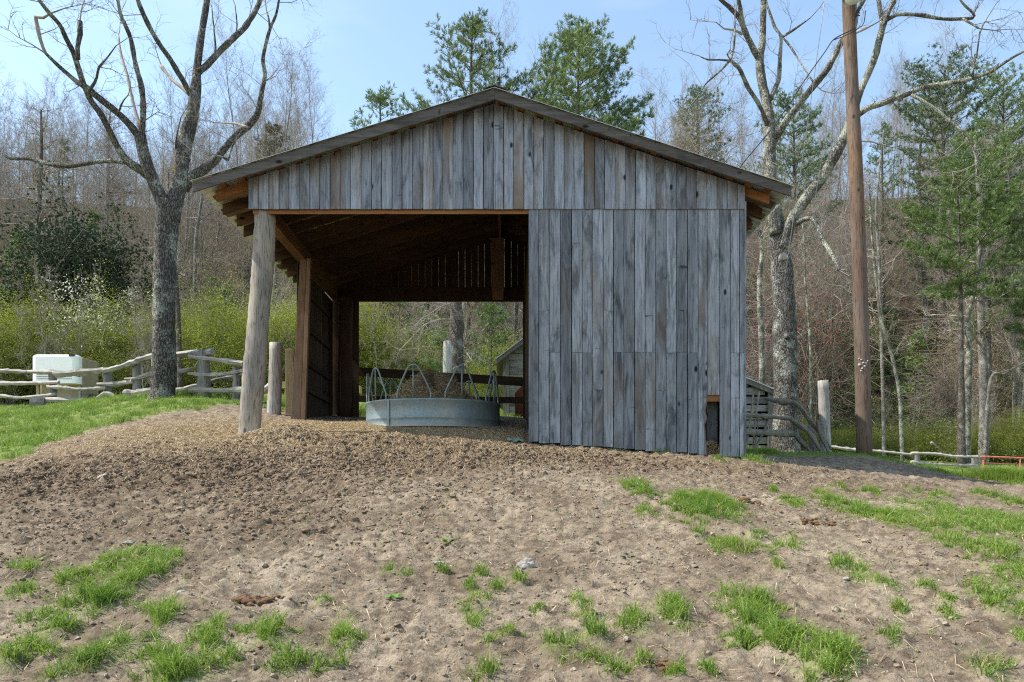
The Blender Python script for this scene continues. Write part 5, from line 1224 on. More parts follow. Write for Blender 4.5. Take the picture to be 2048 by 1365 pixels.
traced_tree(1571, Rb, [
 ('trunk', [(1570,925),(1571,900),(1572,860),(1572,800),(1571,740),(1570,680),(1568,600),(1564,540),(1560,500),(1556,465)], [72,58,50,46,45,46,42,40,38,36], [Rb], 0),
 ('limb', [(1558,480),(1550,430),(1545,385),(1539,342),(1539,300),(1539,270),(1537,235),(1533,205),(1524,165),(1519,120),(1524,90),(1526,50),(1527,0),(1528,-50)], [30,28,26,24,24,23,20,18,17,16,13,12,11,9], [Rb,Rb+.5,Rb+.9], 0.35),
 ('stub', [(1552,470),(1549,440),(1550,412)], [26,24,20], [Rb-.1,Rb-.15], 0.3),
 ('branch', [(1519,122),(1505,95),(1492,68),(1480,38),(1462,18),(1438,-4),(1420,-30)], [12,11,11,9,8,7,6], [Rb+.7,Rb-.2], 0.7),
 ('branch', [(1487,50),(1481,20),(1474,-20)], [8,8,6], [Rb+.4,Rb+.1], 0.6),
 ('branch', [(1540,200),(1550,178),(1558,155),(1560,113),(1562,75),(1550,55),(1541,30),(1533,5),(1530,-30)], [9,9,9,8,6,6,5,4,4], [Rb+.5,Rb+1.3], 0.8),
 ('branch', [(1562,76),(1578,66),(1596,54),(1621,36)], [6,5,4,2], [Rb+1.1,Rb+.5], 0.9),
 ('branch', [(1568,78),(1582,96),(1601,126),(1628,167)], [4,4,3,3], [Rb+1.0,Rb+.3], 0.9),
 ('limb', [(1545,285),(1560,262),(1572,243),(1601,205),(1628,171),(1645,152),(1656,137),(1676,99),(1690,68),(1705,38),(1720,14),(1738,-20)], [15,14,13,13,13,13,12,11,10,9,9,8], [Rb+.4,Rb-.3,Rb-.8], 0.7),
 ('branch', [(1537,260),(1524,222),(1512,200),(1495,174),(1480,140),(1468,128),(1461,120)], [9,8,8,8,8,7,5], [Rb+.4,Rb-.7], 0.8),
 ('branch', [(1461,122),(1440,120),(1416,120),(1400,113)], [4,3,3,2], [Rb-.7,Rb-.9], 1.3),
 ('branch', [(1462,121),(1468,90),(1470,55),(1469,20)], [4,4,3,2], [Rb-.7,Rb-.3], 1.2),
 ('branch', [(1460,121),(1445,138),(1427,154),(1410,170),(1399,190)], [5,4,4,3,2], [Rb-.7,Rb-1.2], 0.9),
 ('dead_branch', [(1484,68),(1468,61),(1448,58)], [6,4,3], [Rb+.2,Rb-.1], 0.3),
 ('limb', [(1566,500),(1576,460),(1590,430),(1615,393),(1645,355),(1666,318),(1686,280),(1703,239),(1712,210),(1720,185),(1741,137),(1751,110),(1758,82),(1765,55)], [26,24,22,21,21,21,19,15,14,13,13,14,13,12], [Rb-.1,Rb-.6,Rb-.9], 0.35),
 ('branch', [(1764,60),(1770,42),(1779,20),(1787,5),(1800,-30)], [11,10,9,9,7], [Rb-.9,Rb-1.1], 0.7),
 ('branch', [(1764,58),(1763,35),(1759,12),(1755,-20)], [9,8,8,6], [Rb-.9,Rb-.4], 0.7),
 ('branch', [(1770,44),(1785,34),(1803,29),(1844,31),(1870,36),(1895,39),(1925,38),(1948,36),(1944,25),(1930,12),(1920,0)], [7,7,7,7,7,6,6,5,4,4,3], [Rb-.9,Rb-1.7], 0.9),
 ('branch', [(1925,38),(1943,48),(1957,57)], [4,4,3], [Rb-1.6,Rb-1.8], 1.6),
 ('limb', [(1706,236),(1724,224),(1742,214),(1758,210),(1785,199),(1809,191),(1832,181),(1854,173),(1875,170),(1895,167),(1920,163),(1945,157),(1965,150),(1984,143),(2018,120),(2048,103),(2090,80)], [15,12,11,11,10,10,9,9,8,8,8,8,7,6,5,4,3], [Rb-.7,Rb-1.4,Rb-2.4], 0.8),
 ('branch', [(1823,190),(1840,199),(1861,212),(1885,230),(1902,243),(1918,258),(1931,275),(1945,296),(1952,318),(1953,338)], [6,6,6,6,6,6,5,4,3,2], [Rb-1.2,Rb-1.8], 0.8),
 ('branch', [(1945,155),(1948,130),(1955,100),(1960,65),(1972,40)], [5,4,3,3,2], [Rb-2,Rb-2.3], 2.2),
 ('branch', [(1582,452),(1598,445),(1612,438),(1622,437),(1633,447),(1640,466),(1647,483),(1655,495),(1663,508),(1671,525),(1678,541)], [14,11,9,8,8,8,8,8,8,8,7], [Rb-.2,Rb-.9,Rb-1.4], 0.4),
 ('branch', [(1678,541),(1690,541),(1702,545)], [4,3,2], [Rb-1.4], 0.8),
 ('dead_branch', [(1690,282),(1710,281),(1744,284)], [6,4,3], [Rb-.6,Rb-.9], 0.4),
 ('dead_branch', [(1712,66),(1730,58),(1742,52)], [5,5,3], [Rb-.9], 0.3),
], M['bark_lichen'], 'tall bare lichen covered tree with leaning right limb behind the barn corner and utility pole', 9, 1.0)
rt = [o for o in COL.objects if o.name.startswith('bare_tree')][-1]
b = MB(); c = P(1566, 516, 16.62); b.tube([c+np.array([0.0, 0.05, 0]), c+np.array([0.0, -0.06, 0.02])], [0.085, 0.08], 18, 0.05); b.build('sawn_stub', M['rail_post'], rt, smooth=False)
b = MB(); c = P(1576, 672, 16.68); b.tube([c+np.array([0.0, 0.08, 0]), c+np.array([0.0, -0.05, 0.0])], [0.09, 0.05], 14, 0.05); b.build('knot', M['bark_big'], rt, smooth=True)

# -------------------------------------------------- woodland prototypes
def leaves(P0, n, size, rg, flat=0.0, asp=1.6):
    """n leaf-shaped quads at random attitudes around the given points"""
    d = rg.randn(n, 3); d[:, 2] *= (1-flat); d /= np.linalg.norm(d, axis=1)[:, None]
    e = np.cross(d, rg.randn(n, 3)); e /= np.linalg.norm(e, axis=1)[:, None]+1e-9
    L = (size*rg.uniform(0.6, 1.3, n))[:, None]
    a, c = P0, P0+d*L; m = P0+d*L*0.5; w = e*L/asp/2
    V = np.stack([a, m+w, c, m-w], 1).reshape(-1, 3)
    return V, (np.arange(n)*4)[:, None]+np.array([[0, 1, 2, 3]])
def proto_empty(name, label, cat, group): return empty(name, (0, 0, 0), label, cat, group)
def bare_proto(h, seed, label, group, crown=0.45, spread=0.30, r0=0.16, nb=17, upness=0.55, mat='bark_grey'):
    rg = np.random.RandomState(seed); root = proto_empty('woodland_tree', label, 'tree', group)
    n = 9; z = np.linspace(-0.5, h, n); wob = np.cumsum(rg.randn(n, 2)*0.13, 0); q = np.stack([wob[:, 0], wob[:, 1], z], 1); q[:, :2] -= q[0, :2]
    r_ = r0*np.linspace(1.1, 0.08, n)**0.9
    b = MB(); b.tube(q, r_, 8, 0.04, 0.6, seed=seed); b.build('trunk', M[mat], root, smooth=True)
    cq = catmull(q, 80); st = Sticks()
    for k in range(nb):
        t_ = crown+(1-crown)*(k+rg.rand())/nb; j = min(78, int(t_*79)); a = k*2.4+rg.randn()*0.4
        L = h*spread*(1.15-0.75*(t_-crown)/(1-crown))*rg.uniform(0.7, 1.15)
        d = unit(np.array([math.cos(a), math.sin(a), upness+0.7*(t_-crown)/(1-crown)]))
        p = cq[j]; m = 5; r_b = max(0.014, r0*0.42*(1.1-t_)); dd = d
        for i in range(m):
            dd = unit(dd+rg.randn(3)*0.13+np.array([0, 0, 0.10])); p2 = p+dd*L/m
            st.seg(p, p2, r_b*(1-i/(m+0.5)), r_b*(1-(i+1)/(m+0.5)))
            for _ in range(2 if i else 1):
                side = unit(np.cross(dd, rg.randn(3)))
                twigs(st, p+(p2-p)*rg.rand(), unit(dd*0.8+side*0.8+np.array([0, 0, 0.2])), L*rg.uniform(0.22, 0.45), r_b*0.42+0.004, 2, rg, 0.14, 0.4, 1.1)
            p = p2
    V, Q = st.geo(3); link('crown', mk_mesh('crown', V, Q, None, M['twig_far'], True), root)
    return root
def pine_proto(h, seed, label, cat='tree', group=None, base=0.25, wid=0.24, mat='needles', dens=1.0, round_=0.6, name='pine_tree', tuft=0.27, openness=0.0, droop=0.0, maxL=4.6, per=9):
    rg = np.random.RandomState(seed); root = proto_empty(name, label, cat, group)
    n = 8; z = np.linspace(-0.6, h*0.99, n); wob = np.cumsum(rg.randn(n, 2)*0.07, 0); q = np.stack([wob[:, 0], wob[:, 1], z], 1); q[:, :2] -= q[0, :2]
    b = MB(); b.tube(q, h*0.0135*np.linspace(1.1, 0.1, n), 9, 0.03, 0.6, seed=seed); cq = catmull(q, 100)
    st = Sticks(); TP = []; TD = []
    t_ = base
    while t_ < 0.985:
        u_ = (t_-base)/(1-base); prof = (math.sin(min(1, (u_+0.12)*1.25)*math.pi/2)*(1-u_)**round_)
        nb = 5 if u_ < 0.85 else 4; a0 = rg.rand()*6.28
        for k in range(nb):
            if rg.rand() < openness: continue
            L = min(max(0.45, h*wid*prof), maxL)*rg.uniform(0.6, 1.18); a = a0+k*6.283/nb+rg.randn()*0.25
            p = cq[min(99, int(t_*99))].copy(); p[2] += rg.uniform(-.3, .3); d = np.array([math.cos(a), math.sin(a), 0.12+0.55*u_-droop]); m = max(3, int(L/0.55))
            rb = 0.012+L*0.009; dd = unit(d)
            for i in range(m):
                dd = unit(dd+rg.randn(3)*0.07+np.array([0, 0, 0.05])); p2 = p+dd*L/m
                st.seg(p, p2, rb*(1-i/(m+.4)), rb*(1-(i+1)/(m+.4)))
                f_ = (i+1)/m
                if f_ > 0.28:
                    for s_ in (-1, 1):
                        side = unit(np.cross(dd, [0, 0, 1]))*s_; sl = L*0.34*(1.15-f_)*rg.uniform(0.6, 1.2)+0.2
                        sd = unit(side+dd*0.8+np.array([0, 0, 0.18+0.1*rg.randn()])); e = p2+sd*sl
                        st.seg(p2, e, rb*0.35, 0.006)
                        nt = max(2, int(sl/0.16*dens))
                        for w_ in np.linspace(0.25, 1, nt): TP.append(p2+sd*sl*w_+rg.randn(3)*0.06); TD.append(unit(sd+np.array([0, 0, 0.55])))
                    for _ in range(int(2*dens)): TP.append(p2+rg.randn(3)*0.10); TD.append(unit(dd+np.array([0, 0, 0.6])))
                p = p2
        t_ += (0.62+0.25*rg.rand())/h*(1.0 if u_ < 0.8 else 0.6)*1.15
    V, Q = st.geo(3); b.add(V, Q); b.build('trunk', M['bark_pine'], root, smooth=True)
    TP = np.array(TP); TD = np.array(TD)
    c = np.repeat(TP, per, 0); d = np.repeat(TD, per, 0)+rg.randn(len(c), 3)*0.62; d /= np.linalg.norm(d, axis=1)[:, None]
    L = tuft*rg.uniform(0.6, 1.15, len(c))[:, None]; e = np.cross(d, rg.randn(len(c), 3)); e /= np.linalg.norm(e, axis=1)[:, None]+1e-9
    w = e*L*(0.085 if per < 12 else 0.05); V = np.stack([c-w*0.4, c+w*0.4, c+d*L*0.6+w, c+d*L, c+d*L*0.6-w], 1).reshape(-1, 3)
    k_ = (np.arange(len(c))*5)[:, None]
    link('needle_foliage', mk_mesh('needle_foliage', V, k_+np.array([[0, 1, 2, 4]]), k_+np.array([[4, 2, 3]]), M[mat]), root)
    return root
def bush_proto(w, h, seed, label, group, mat, leaf=0.05, nst=9, nleaf=4200, stem=0.018, name='shrub', clump=0.22, up=1.3, stem_mat='twig_far', cat='shrub', asp=1.7):
    """stems fanning out from the ground into an uneven crown, leaves gathered round the twig ends"""
    rg = np.random.RandomState(seed); root = proto_empty(name, label, cat, group); st = Sticks(); tips = []
    for k in range(nst):
        v = unit(rg.randn(3)); rr_ = rg.uniform(0.55, 1.08); a_ = rg.uniform(0, 6.28)
        tgt = np.array([v[0]*w/2*rr_, v[1]*w/2*rr_, h*(0.54+0.46*v[2]*rr_)]); tgt[2] = max(tgt[2], 0.25*h)
        p = np.array([math.cos(a_), math.sin(a_), 0])*w*0.06; p[2] = -0.2; mid = np.array([tgt[0]*0.35, tgt[1]*0.35, tgt[2]*0.6])
        pa = catmull([p, mid, tgt], 8)+np.vstack([np.zeros((1, 3)), rg.randn(7, 3)*0.03*h])
        for i in range(7):
            st.seg(pa[i], pa[i+1], stem*(1-i/7.6), stem*(1-(i+1)/7.6))
            if i > 1:
                for _ in range(3):
                    sd = unit((pa[i+1]-pa[i])/h*2+rg.randn(3)*0.75); q = pa[i+1]; sl = h*0.085*rg.uniform(.6, 1.5)
                    for _2 in range(3):
                        q2 = q+unit(sd+rg.randn(3)*.3)*sl; st.seg(q, q2, stem*.28, stem*.14); tips.append(q2); tips.append((q+q2)/2); q = q2
    V, Q = st.geo(3); link('stems', mk_mesh('stems', V, Q, None, M[stem_mat], True), root)
    tips = np.array(tips); c = tips[rg.randint(0, len(tips), nleaf)]+rg.randn(nleaf, 3)*clump*np.array([1, 1, .6]); c = c[c[:, 2] > 0.02]
    V, Q = leaves(c, len(c), leaf, rg, 0.25, asp); link('leaves', mk_mesh('leaves', V, Q, None, M[mat]), root)
    return root
def place(proto, used, px, Y, s=1.0, rz=None, label=None, group=None, dz=0.0, sz=None):
    x = (px-CX)/F*Y; loc = (x, Y, h1(x, Y)+dz-0.1); rz = R.uniform(0, 6.28) if rz is None else rz
    if not used.get(proto.name):
        used[proto.name] = True; o = proto; o.location = loc; o.rotation_euler = (0, 0, rz); o.scale = (s, s, sz or s)
        if label: o['label'] = label
        if group is not None: o['group'] = group
        return o
    return copy_tree(proto, loc, rz, s, label, group, sz)
used = {}

# landmark conifers on the skyline
g_sk = 'pines on the skyline behind the barn'
def skyline(px, py_top, Y, seed, label, **kw):
    x = (px-CX)/F*Y; zt = EZ+(HY-py_top)/F*Y; hh = zt-h1(x, Y)
    p = pine_proto(hh, seed, label, **kw); return place(p, used, px, Y, 1.0, 0.3)
skyline(930, 22, 42, 1, 'tallest pine on the skyline directly behind the barn ridge, left of the other large pine', base=0.42, wid=0.44, round_=1.0, dens=1.15, openness=0.06, per=17)
skyline(1165, 50, 42, 2, 'broad dense pine on the skyline right of the barn ridge', base=0.42, wid=0.38, round_=0.68, dens=1.55, per=17)
skyline(1232, 190, 44, 14, 'smaller pine tucked against the right side of the broad dense pine', base=0.35, wid=0.28, round_=0.6, dens=0.9, openness=0.25)
skyline(762, 165, 44, 3, 'thin small pine showing over the left roof slope', base=0.35, wid=0.30, round_=0.75, dens=0.7, openness=0.3, mat='needles_blue')
skyline(850, 215, 43, 13, 'low pine crown between the thin small pine and the tallest pine', base=0.3, wid=0.34, round_=0.6, dens=0.9, openness=0.15)
skyline(550, 250, 62, 4, 'dark little cedar above the left eave of the barn', base=0.45, wid=0.22, round_=0.5, dens=1.2, mat='laurel', name='cedar_tree')
skyline(1588, 178, 60, 5, 'bluish pine behind the lichen covered tree', base=0.4, wid=0.24, round_=0.5, dens=1.2, mat='needles_blue')
skyline(1392, 172, 72, 6, 'distant bluish pine above the right roof slope', base=0.5, wid=0.22, round_=0.5, dens=1.0, mat='needles_blue')
skyline(1885, 128, 58, 7, 'large dark pine on the right skyline under the long horizontal limb', base=0.38, wid=0.30, round_=0.45, dens=1.1, mat='needles_blue', openness=0.12)
skyline(2020, 140, 60, 8, 'large pine at the right edge of the skyline', base=0.38, wid=0.28, round_=0.45, dens=1.1, mat='needles_blue', openness=0.1)
skyline(1975, 255, 47, 10, 'green leaning pine with orange buds around it on the right', base=0.42, wid=0.28, round_=0.45, dens=1.5, mat='needles', openness=0.25, per=13)
skyline(1762, 240, 66, 15, 'small pale pine right of the utility pole on the ridge', base=0.5, wid=0.14, round_=0.6, dens=0.8, mat='needles_blue', openness=0.3)
skyline(1925, 345, 38, 9, 'bright green young pine in front of the hillside on the right', base=0.62, wid=0.34, round_=0.35, dens=1.9, mat='needles_bright', openness=0.35, per=16)
skyline(2075, 420, 39, 12, 'bright green pine cut by the right edge of the picture', base=0.50, wid=0.28, round_=0.4, dens=1.8, mat='needles_bright', openness=0.3, per=14)
skyline(872, 660, 33, 21, 'low bright green young pine seen through the barn opening', base=0.05, wid=0.42, round_=0.5, dens=1.2, mat='needles_bright', tuft=0.2)
skyline(975, 600, 37, 22, 'young green pine right of the grey trunk seen through the barn opening', base=0.15, wid=0.30, round_=0.5, dens=1.0, mat='needles_bright', tuft=0.2)
skyline(443, 560, 37, 23, 'small dense blue green pine left of the barn among the shrubs', base=0.15, wid=0.26, round_=0.4, dens=1.8, mat='needles_blue', tuft=0.2)
skyline(45, 460, 48, 24, 'dark green conifer at the left edge of the hillside', base=0.2, wid=0.20, round_=0.5, dens=1.0, mat='needles', tuft=0.25)
# the big evergreen broadleaf on the left with its pale blossoming neighbour
p = bush_proto(5.4, 10.6, 31, 'large dark evergreen holly like tree on the left behind the spring green shrubs', None, 'laurel', 0.20, 80, 60000, 0.05, 'evergreen_tree', 0.34, 1.9, cat='tree'); place(p, used, 140, 41, 1.0)
p = bush_proto(4.4, 6.4, 32, 'pale cream blossoming shrub beside the large dark evergreen', None, 'bloom', 0.11, 30, 6500, 0.025, 'blossoming_shrub', 0.16, 1.2); place(p, used, 196, 37.5, 1.0)
p = bush_proto(5.5, 17.5, 33, 'red budding maple behind the lower right corner of the roof', None, 'redbud', 0.11, 44, 4200, 0.06, 'budding_tree', 0.22, 2.0, cat='tree'); q_ = place(p, used, 1622, 48, 1.0)
c_ = place(p, used, 1518, 50, 0.72, label='smaller red budding maple close to the right wall of the barn'); 
p = bush_proto(8.0, 26.0, 34, 'orange brown budding tree above the right roof slope', None, 'orange_bud', 0.13, 50, 11000, 0.10, 'budding_tree', 0.30, 2.0, cat='tree'); place(p, used, 1385, 72, 0.86)
place(p, used, 1968, 52, 0.55, label='orange budding tree among the right hand pines')
place(p, used, 1900, 50, 0.34, label='low orange budding sapling below the bright young pine')
# snag seen through the opening
sn = empty('dead_snag', on(905, 26), 'thick grey broken trunk seen through the barn opening', 'tree')
b = MB(); b.tube([P(912,850,26), P(912,760,26), P(911,700,26), P(914,640,26), P(910,590,26), P(907,520,26), P(905,440,26)], [0.36,0.31,0.29,0.24,0.20,0.17,0.15], 16, 0.06, 0.3, seed=4); b.build('trunk', M['bark_pine'], sn, smooth=True)
st = Sticks(); rg = np.random.RandomState(4)
for (pts, w) in [([(908,640),(880,640),(850,650),(825,675),(800,700)], 3.5), ([(906,605),(880,615),(860,628),(840,640)], 2.5), ([(910,620),(890,608),(865,606)], 3), ([(922,695),(935,708),(943,722)], 2)]:
    q = [P(a, c, 26-0.4*i) for i, (a, c) in enumerate(pts)]; b = MB(); b.tube(q, [w/2/F*26*(1-0.15*i) for i in range(len(q))], 7, 0.05, 0.15); b.build('branch', M['dead'], sn, smooth=True)
    for a_ in q[1:]:
        for _ in range(4): twigs(st, a_, rg.randn(3), 0.9, 0.01, 2, rg, -0.05, 0.5)
stick_part(st, 'twigs', M['twig_far'], sn)
b = MB(); b.tube([P(894,850,25.2), P(894,780,25.2), P(895,683,25.2)], [0.17,0.16,0.14], 12, 0.05, 0.3, seed=8); tag(b.build('gatepost', M['log_white'], None, smooth=True, loc=tuple(on(894, 25.2))), 'pale weathered post in front of the grey broken trunk behind the barn', 'post')

# pale-trunked trees on the right and middle distance: each its own trunk traced
def slim_tree(pts, ws, Y, label, seed, mat='bark_grey', tw=0.9, group=None, br=8):
    b0 = on(pts[0][0], Y); root = empty('woodland_tree', b0, label, 'tree', group); rg = np.random.RandomState(seed)
    q = np.array([P(a, c, Y) for a, c in pts]); q[0, 2] = min(q[0, 2], b0[2])-0.3; r_ = np.interp(np.linspace(0, 1, len(q)), np.linspace(0, 1, len(ws)), ws)/2/F*Y
    b = MB(); b.tube(q, r_, 9, 0.04, 0.4, seed=seed); b.build('trunk', M[mat], root, smooth=True)
    st = Sticks(); cq = catmull(np.hstack([q, r_[:, None]]), 80); H_ = q[-1, 2]-q[0, 2]
    for k in range(int(br*tw*2)):
        j = rg.randint(25, 79); a = rg.rand()*6.28; d = unit(np.array([math.cos(a), math.sin(a), rg.uniform(0.1, 0.9)])); L = H_*rg.uniform(0.10, 0.24)*(1.2-j/100); p = cq[j, :3]; rb = max(cq[j, 3]*0.4, 0.012)
        for i in range(4):
            d = unit(d+rg.randn(3)*.18+np.array([0, 0, .06])); p2 = p+d*L/4; st.seg(p, p2, rb*(1-i/4.5), rb*(1-(i+1)/4.5))
            twigs(st, p2, unit(d+rg.randn(3)*.7), L*0.35, rb*0.4+0.003, 2, rg, 0.08, 0.45); p = p2
    stick_part(st, 'crown', M['twig_far'], root); return root
slim_tree([(1932,880),(1936,760),(1938,700),(1935,640),(1946,590),(1955,540),(1962,480),(1968,400),(1985,320)], [14,13,12,11,9,8,7,5,3], 39, 'crooked pale barked tree below the bright young pine on the right', 51, 'bark_lichen')
slim_tree([(1966,870),(1968,790),(1964,700),(1962,620),(1960,520),(1958,400),(1950,280)], [19,17,15,13,11,9,5], 43, 'thick grey trunk just right of the crooked pale barked tree', 52)
slim_tree([(1968,800),(1980,765),(2010,748),(2045,728),(2100,700)], [7,6,5,4,3], 42.5, 'low sloping bough reaching right from the thick grey trunk', 53)
slim_tree([(1805,890),(1802,840),(1798,780),(1788,730),(1775,680),(1762,640),(1755,590),(1748,520),(1742,450),(1738,360)], [8,8,8,7,7,6,5,5,4,3], 37, 'slender pale tree leaning left beside the utility pole', 54, 'bark_lichen')
slim_tree([(1768,870),(1766,800),(1763,700),(1760,600),(1757,500),(1752,420),(1760,330),(1768,260)], [7,7,6,6,6,5,4,3], 41, 'straight slender tree just right of the utility pole', 55)
slim_tree([(1852,715),(1852,640),(1848,560),(1842,460),(1838,360),(1842,270)], [9,8,8,7,6,4], 60, 'upright grey tree halfway between utility pole and bright young pine', 56)
slim_tree([(1622,780),(1621,720),(1617,640),(1610,560),(1608,480),(1600,400)], [5,5,5,4,4,3], 40, 'thin pale tree just right of the lichen covered trunk', 57, 'bark_lichen')
slim_tree([(1524,790),(1524,720),(1521,640),(1519,560),(1524,510),(1520,470),(1510,450)], [13,12,11,10,9,8,7], 26, 'pale grey tree squeezed between barn wall and lichen covered trunk', 58, 'bark_lichen', 0.6)
slim_tree([(360,700),(357,640),(354,600),(352,560),(348,520),(342,440),(336,340)], [10,9,9,9,8,6,4], 33, 'dark knotty tree right behind the big twin stemmed tree', 59, 'bark_pine')
slim_tree([(72,600),(75,520),(78,440),(80,360),(83,290),(82,220)], [11,10,9,8,6,3], 45, 'tall straight bare tree at the far left above the dark evergreen', 60, 'bark_pine', 1.6, br=14)
slim_tree([(210,540),(213,450),(215,380),(216,320),(218,260),(222,210)], [8,8,7,6,4,3], 58, 'tall bare tree with fan shaped crown left of the big twin stemmed tree', 61, 'bark_grey', 1.8, br=14)
slim_tree([(388,560),(391,500),(397,440),(404,390),(400,330)], [7,7,6,5,3], 50, 'grey tree between the big twin stemmed tree and the left eave', 62)
slim_tree([(690+1350,740),(2036,650),(2028,560),(2024,460),(2018,360),(2010,250)], [6,6,5,5,4,3], 48, 'thin grey tree near the right edge among the pines', 63)
for i, (px, Y, top) in enumerate([(745,45,480), (770,48,470), (790,44,480), (868,52,480), (1035,44,480), (1048,50,480)]):
    slim_tree([(px,800),(px+2,720),(px-2,640),(px+1,560),(px+4,top)], [8,8,7,6,4], Y, 'slim dark trunk in the wood behind the barn, seen through its opening', 70+i, 'bark_pine', 0.8, group='trunks seen through the barn opening')

# the wood on the hill
g_w = 'bare trees of the wooded hillside'
lab = ['tall bare grey tree standing in the hillside wood', 'tall bare grey tree standing in the hillside wood']
protos = [bare_proto(15+2*(i % 4), 200+i, 'tall bare grey tree standing in the hillside wood', g_w, 0.26+0.07*(i % 3), 0.26+0.03*(i % 3), 0.07+0.012*(i % 5), 19+i % 4, 0.95) for i in range(11)]
rw = random.Random(42); pts_ = []
def far_enough(x, y, dmin): return all((x-a)**2+(y-b_)**2 > dmin*dmin for a, b_ in pts_)
tries = 0
while len(pts_) < 215 and tries < 9000:
    tries += 1
    Y = 47+rw.random()**0.8*62; px = rw.uniform(-150, 2200); x = (px-CX)/F*Y
    if 640 < px < 1330 and Y > 62 : continue          # hidden behind the barn
    if not far_enough(x, Y, 2.6): continue
    pts_.append((x, Y))
for (x, Y) in pts_:
    pr = protos[rw.randrange(len(protos))]; s_ = rw.uniform(0.75, 1.12)*(0.72 if Y > 74 and x < 0 else 1.0); px = CX+x/Y*F; side_ = 'left of the barn' if px < 560 else ('right of the barn' if px > 1450 else 'behind the barn')
    o = place(pr, used, px, Y, s_, rw.uniform(0, 6.28), sz=s_*rw.uniform(0.9, 1.1)); far_ = 'upper' if Y > 76 else 'lower'
    o.rotation_euler = (rw.uniform(-.07, .07), rw.uniform(-.07, .07), o.rotation_euler[2])
    o['label'] = 'tall bare grey tree in the wood on the %s hillside %s' % (far_, side_); o['group'] = 'bare trees on the %s hillside %s' % (far_, side_)
# scattered evergreens on the hill
hp = [pine_proto(9, 300, 'dark young hemlock in the hillside wood', group='dark young hemlocks on the hillside', base=0.08, wid=0.24, round_=0.8, dens=0.8, name='hemlock_tree', tuft=0.26, droop=0.15, openness=0.1),
      pine_proto(12, 301, 'dark young hemlock in the hillside wood', group='dark young hemlocks on the hillside', base=0.15, wid=0.20, round_=0.7, dens=0.8, name='hemlock_tree', tuft=0.28, droop=0.1, openness=0.15)]
for i in range(30):
    px = rw.choice([rw.uniform(1500, 2100), rw.uniform(-60, 420), rw.uniform(1600, 2080)]); Y = rw.uniform(50, 88); place(hp[i % 2], used, px, Y, rw.uniform(0.5, 1.0))
# understorey evergreens
lp_ = [bush_proto(3.6, 3.0, 320+i, 'dull green laurel thicket under the hillside trees', 'laurel thickets on the lower hillside', ['laurel_lt', 'laurel'][i % 2], 0.12, 18, 5600, 0.03, 'laurel_shrub', 0.26, 0.9) for i in range(3)]
for i in range(125):
    Y = rw.uniform(46, 80); px = rw.choice([rw.uniform(1480, 2120), rw.uniform(690, 1075), rw.uniform(-80, 620), rw.uniform(1480, 1900), rw.uniform(1480, 1800)])
    place(lp_[i % 3], used, px, Y, rw.uniform(0.5, 1.15))
for i in range(14): place(lp_[i % 2], used, 700+27*i, rw.uniform(40, 46), rw.uniform(1.0, 1.6))
# spring green shrubs: a continuous band left, lower on the right
sp = [bush_proto(4.2, 5.2, 340+i, 'spring green leafing shrub in the thicket at the foot of the hill', 'spring green shrubs at the foot of the hill', 'spring', 0.062, 34, 21000, 0.016, 'spring_shrub', 0.22, 1.3, 'twig') for i in range(4)]
for i in range(56):
    px = -90+i*14.5+rw.uniform(-10, 10); place(sp[i % 4], used, px, rw.uniform(34.5, 42), rw.uniform(0.75, 1.15))
for i in range(16): place(sp[i % 4], used, rw.uniform(560, 720), rw.uniform(36, 42), rw.uniform(0.8, 1.1))
for i in range(26): place(sp[i % 4], used, rw.uniform(700, 1080), rw.uniform(36, 42), rw.uniform(0.4, 0.95))
for i in range(62): place(sp[i % 4], used, 1495+i*10+rw.uniform(-9, 9), rw.uniform(43.5, 47.5), rw.uniform(0.30, 0.52)*(1.35 if i > 42 else 1.0))
for o in list(COL.objects):
    if o.parent is None and o.get('group') in ('spring green shrubs at the foot of the hill', 'laurel thickets on the lower hillside', 'dark young hemlocks on the hillside'):
        px = CX+o.location.x/o.location.y*F; w_ = 'left of the barn' if px < 690 else ('right of the barn' if px > 1300 else 'seen through the barn opening')
        o['label'] = o['label'].replace(' in the thicket at the foot of the hill', ' in the thicket') + ' ' + w_; o['group'] = o['group'] + ' ' + w_
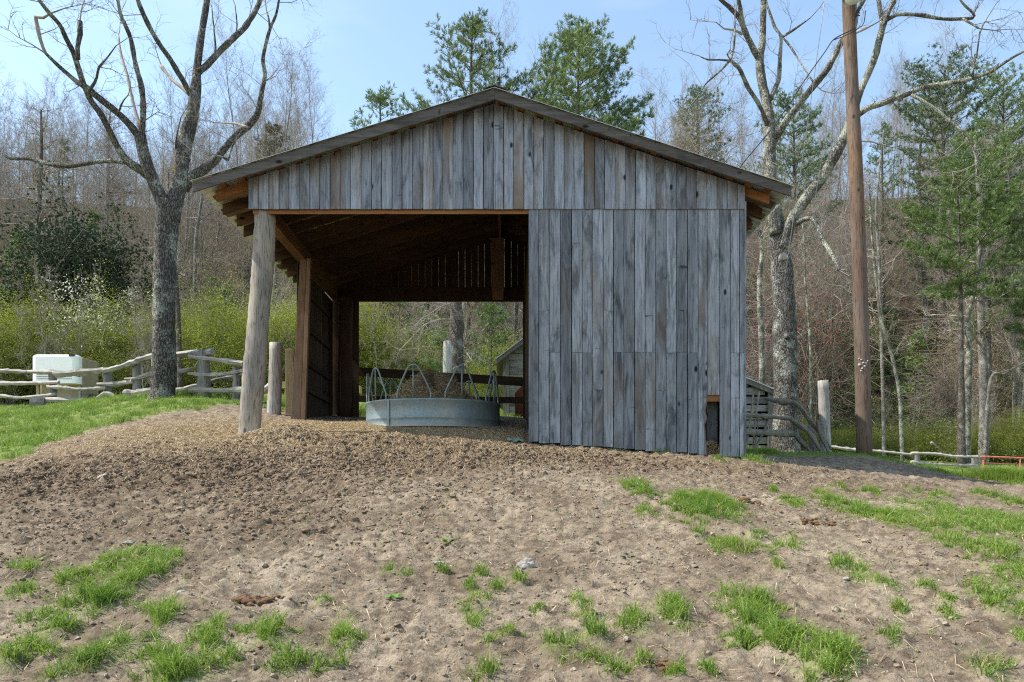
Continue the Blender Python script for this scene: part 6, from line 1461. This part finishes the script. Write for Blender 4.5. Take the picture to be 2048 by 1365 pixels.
# saplings standing in the shrub band
sap = [bare_proto(6.5, 400+i, 'thin bare sapling among the spring green shrubs', 'thin saplings among the shrubs', 0.15, 0.25, 0.045, 12, 0.9, 'bark_lichen') for i in range(3)]
for i in range(26):
    px = rw.choice([rw.uniform(0, 600), rw.uniform(1500, 2060), rw.uniform(0, 600), rw.uniform(710, 1050)]); place(sap[i % 3], used, px, rw.uniform(33, 36) if px < 1200 else rw.uniform(44, 47), rw.uniform(0.6, 1.1))
# brush between the trees: one mass nobody could count
rg = np.random.RandomState(77); st = Sticks()
n = 8000; px = rg.uniform(-150, 2200, n); Y = 43+rg.rand(n)**0.9*62; x = (px-CX)/F*Y; k_ = ~((px > 640) & (px < 1400) & (Y > 60)); x, Y = x[k_], Y[k_]; z = H(x, Y)
for a, b_, c in zip(x, Y, z):
    p = np.array([a, b_, c-0.1]); Lh = rg.uniform(1.5, 6.5)
    if a > 12 and b_ < 66:
        if b_ < 49 or rg.rand() < 0.5: continue
        Lh *= 0.5
    twigs(st, p, np.array([rg.randn()*.35, rg.randn()*.35, 1.0]), Lh, 0.012+0.004*Lh, 2, rg, 0.10, 0.45)
V, Q = st.geo(3)
tag(link('brush', mk_mesh('brush', V, Q, None, M['twig_far'], True)), 'tangled grey brush of leafless stems covering the hillside between the trees', 'brush', kind='stuff')
n = 9000; px = rg.uniform(-150, 2200, n); Y = 40+rg.rand(n)**1.2*50; x = (px-CX)/F*Y; z = H(x, Y)+np.abs(rg.randn(n))*0.5
nn = 7; c = np.repeat(np.stack([x, Y, z], 1), nn, 0)+rg.randn(n*nn, 3)*0.35
V, Q = leaves(c, len(c), 0.13, rg, 0.3); tag(link('low_undergrowth', mk_mesh('low_undergrowth', V, Q, None, M['laurel_lt'])), 'low green undergrowth and briars on the forest floor of the hillside', 'undergrowth', kind='stuff')
# fallen trunks on the slope
for i, (a, c, Y, w, lb) in enumerate([((1862,815),(1898,858),44,5,'pale fallen log on the slope left of the crooked pale barked tree'), ((1530,585+0),(1660,640),44,4,'fallen thin trunk lying across the slope right of the barn')]):
    p, q = P(a[0], a[1], Y), P(c[0], c[1], Y+0.5); p[2] = h1(p[0], Y)+1.2*(i == 0); q[2] = h1(q[0], Y+0.5)+0.15
    b = MB(); b.tube([p, (p+q)/2+np.array([0, 0, .1]), q], w/2/F*Y, 8, 0.06, 0.3); tag(b.build('fallen_log', M['dead'], None, smooth=True, loc=tuple(p)), lb, 'log')
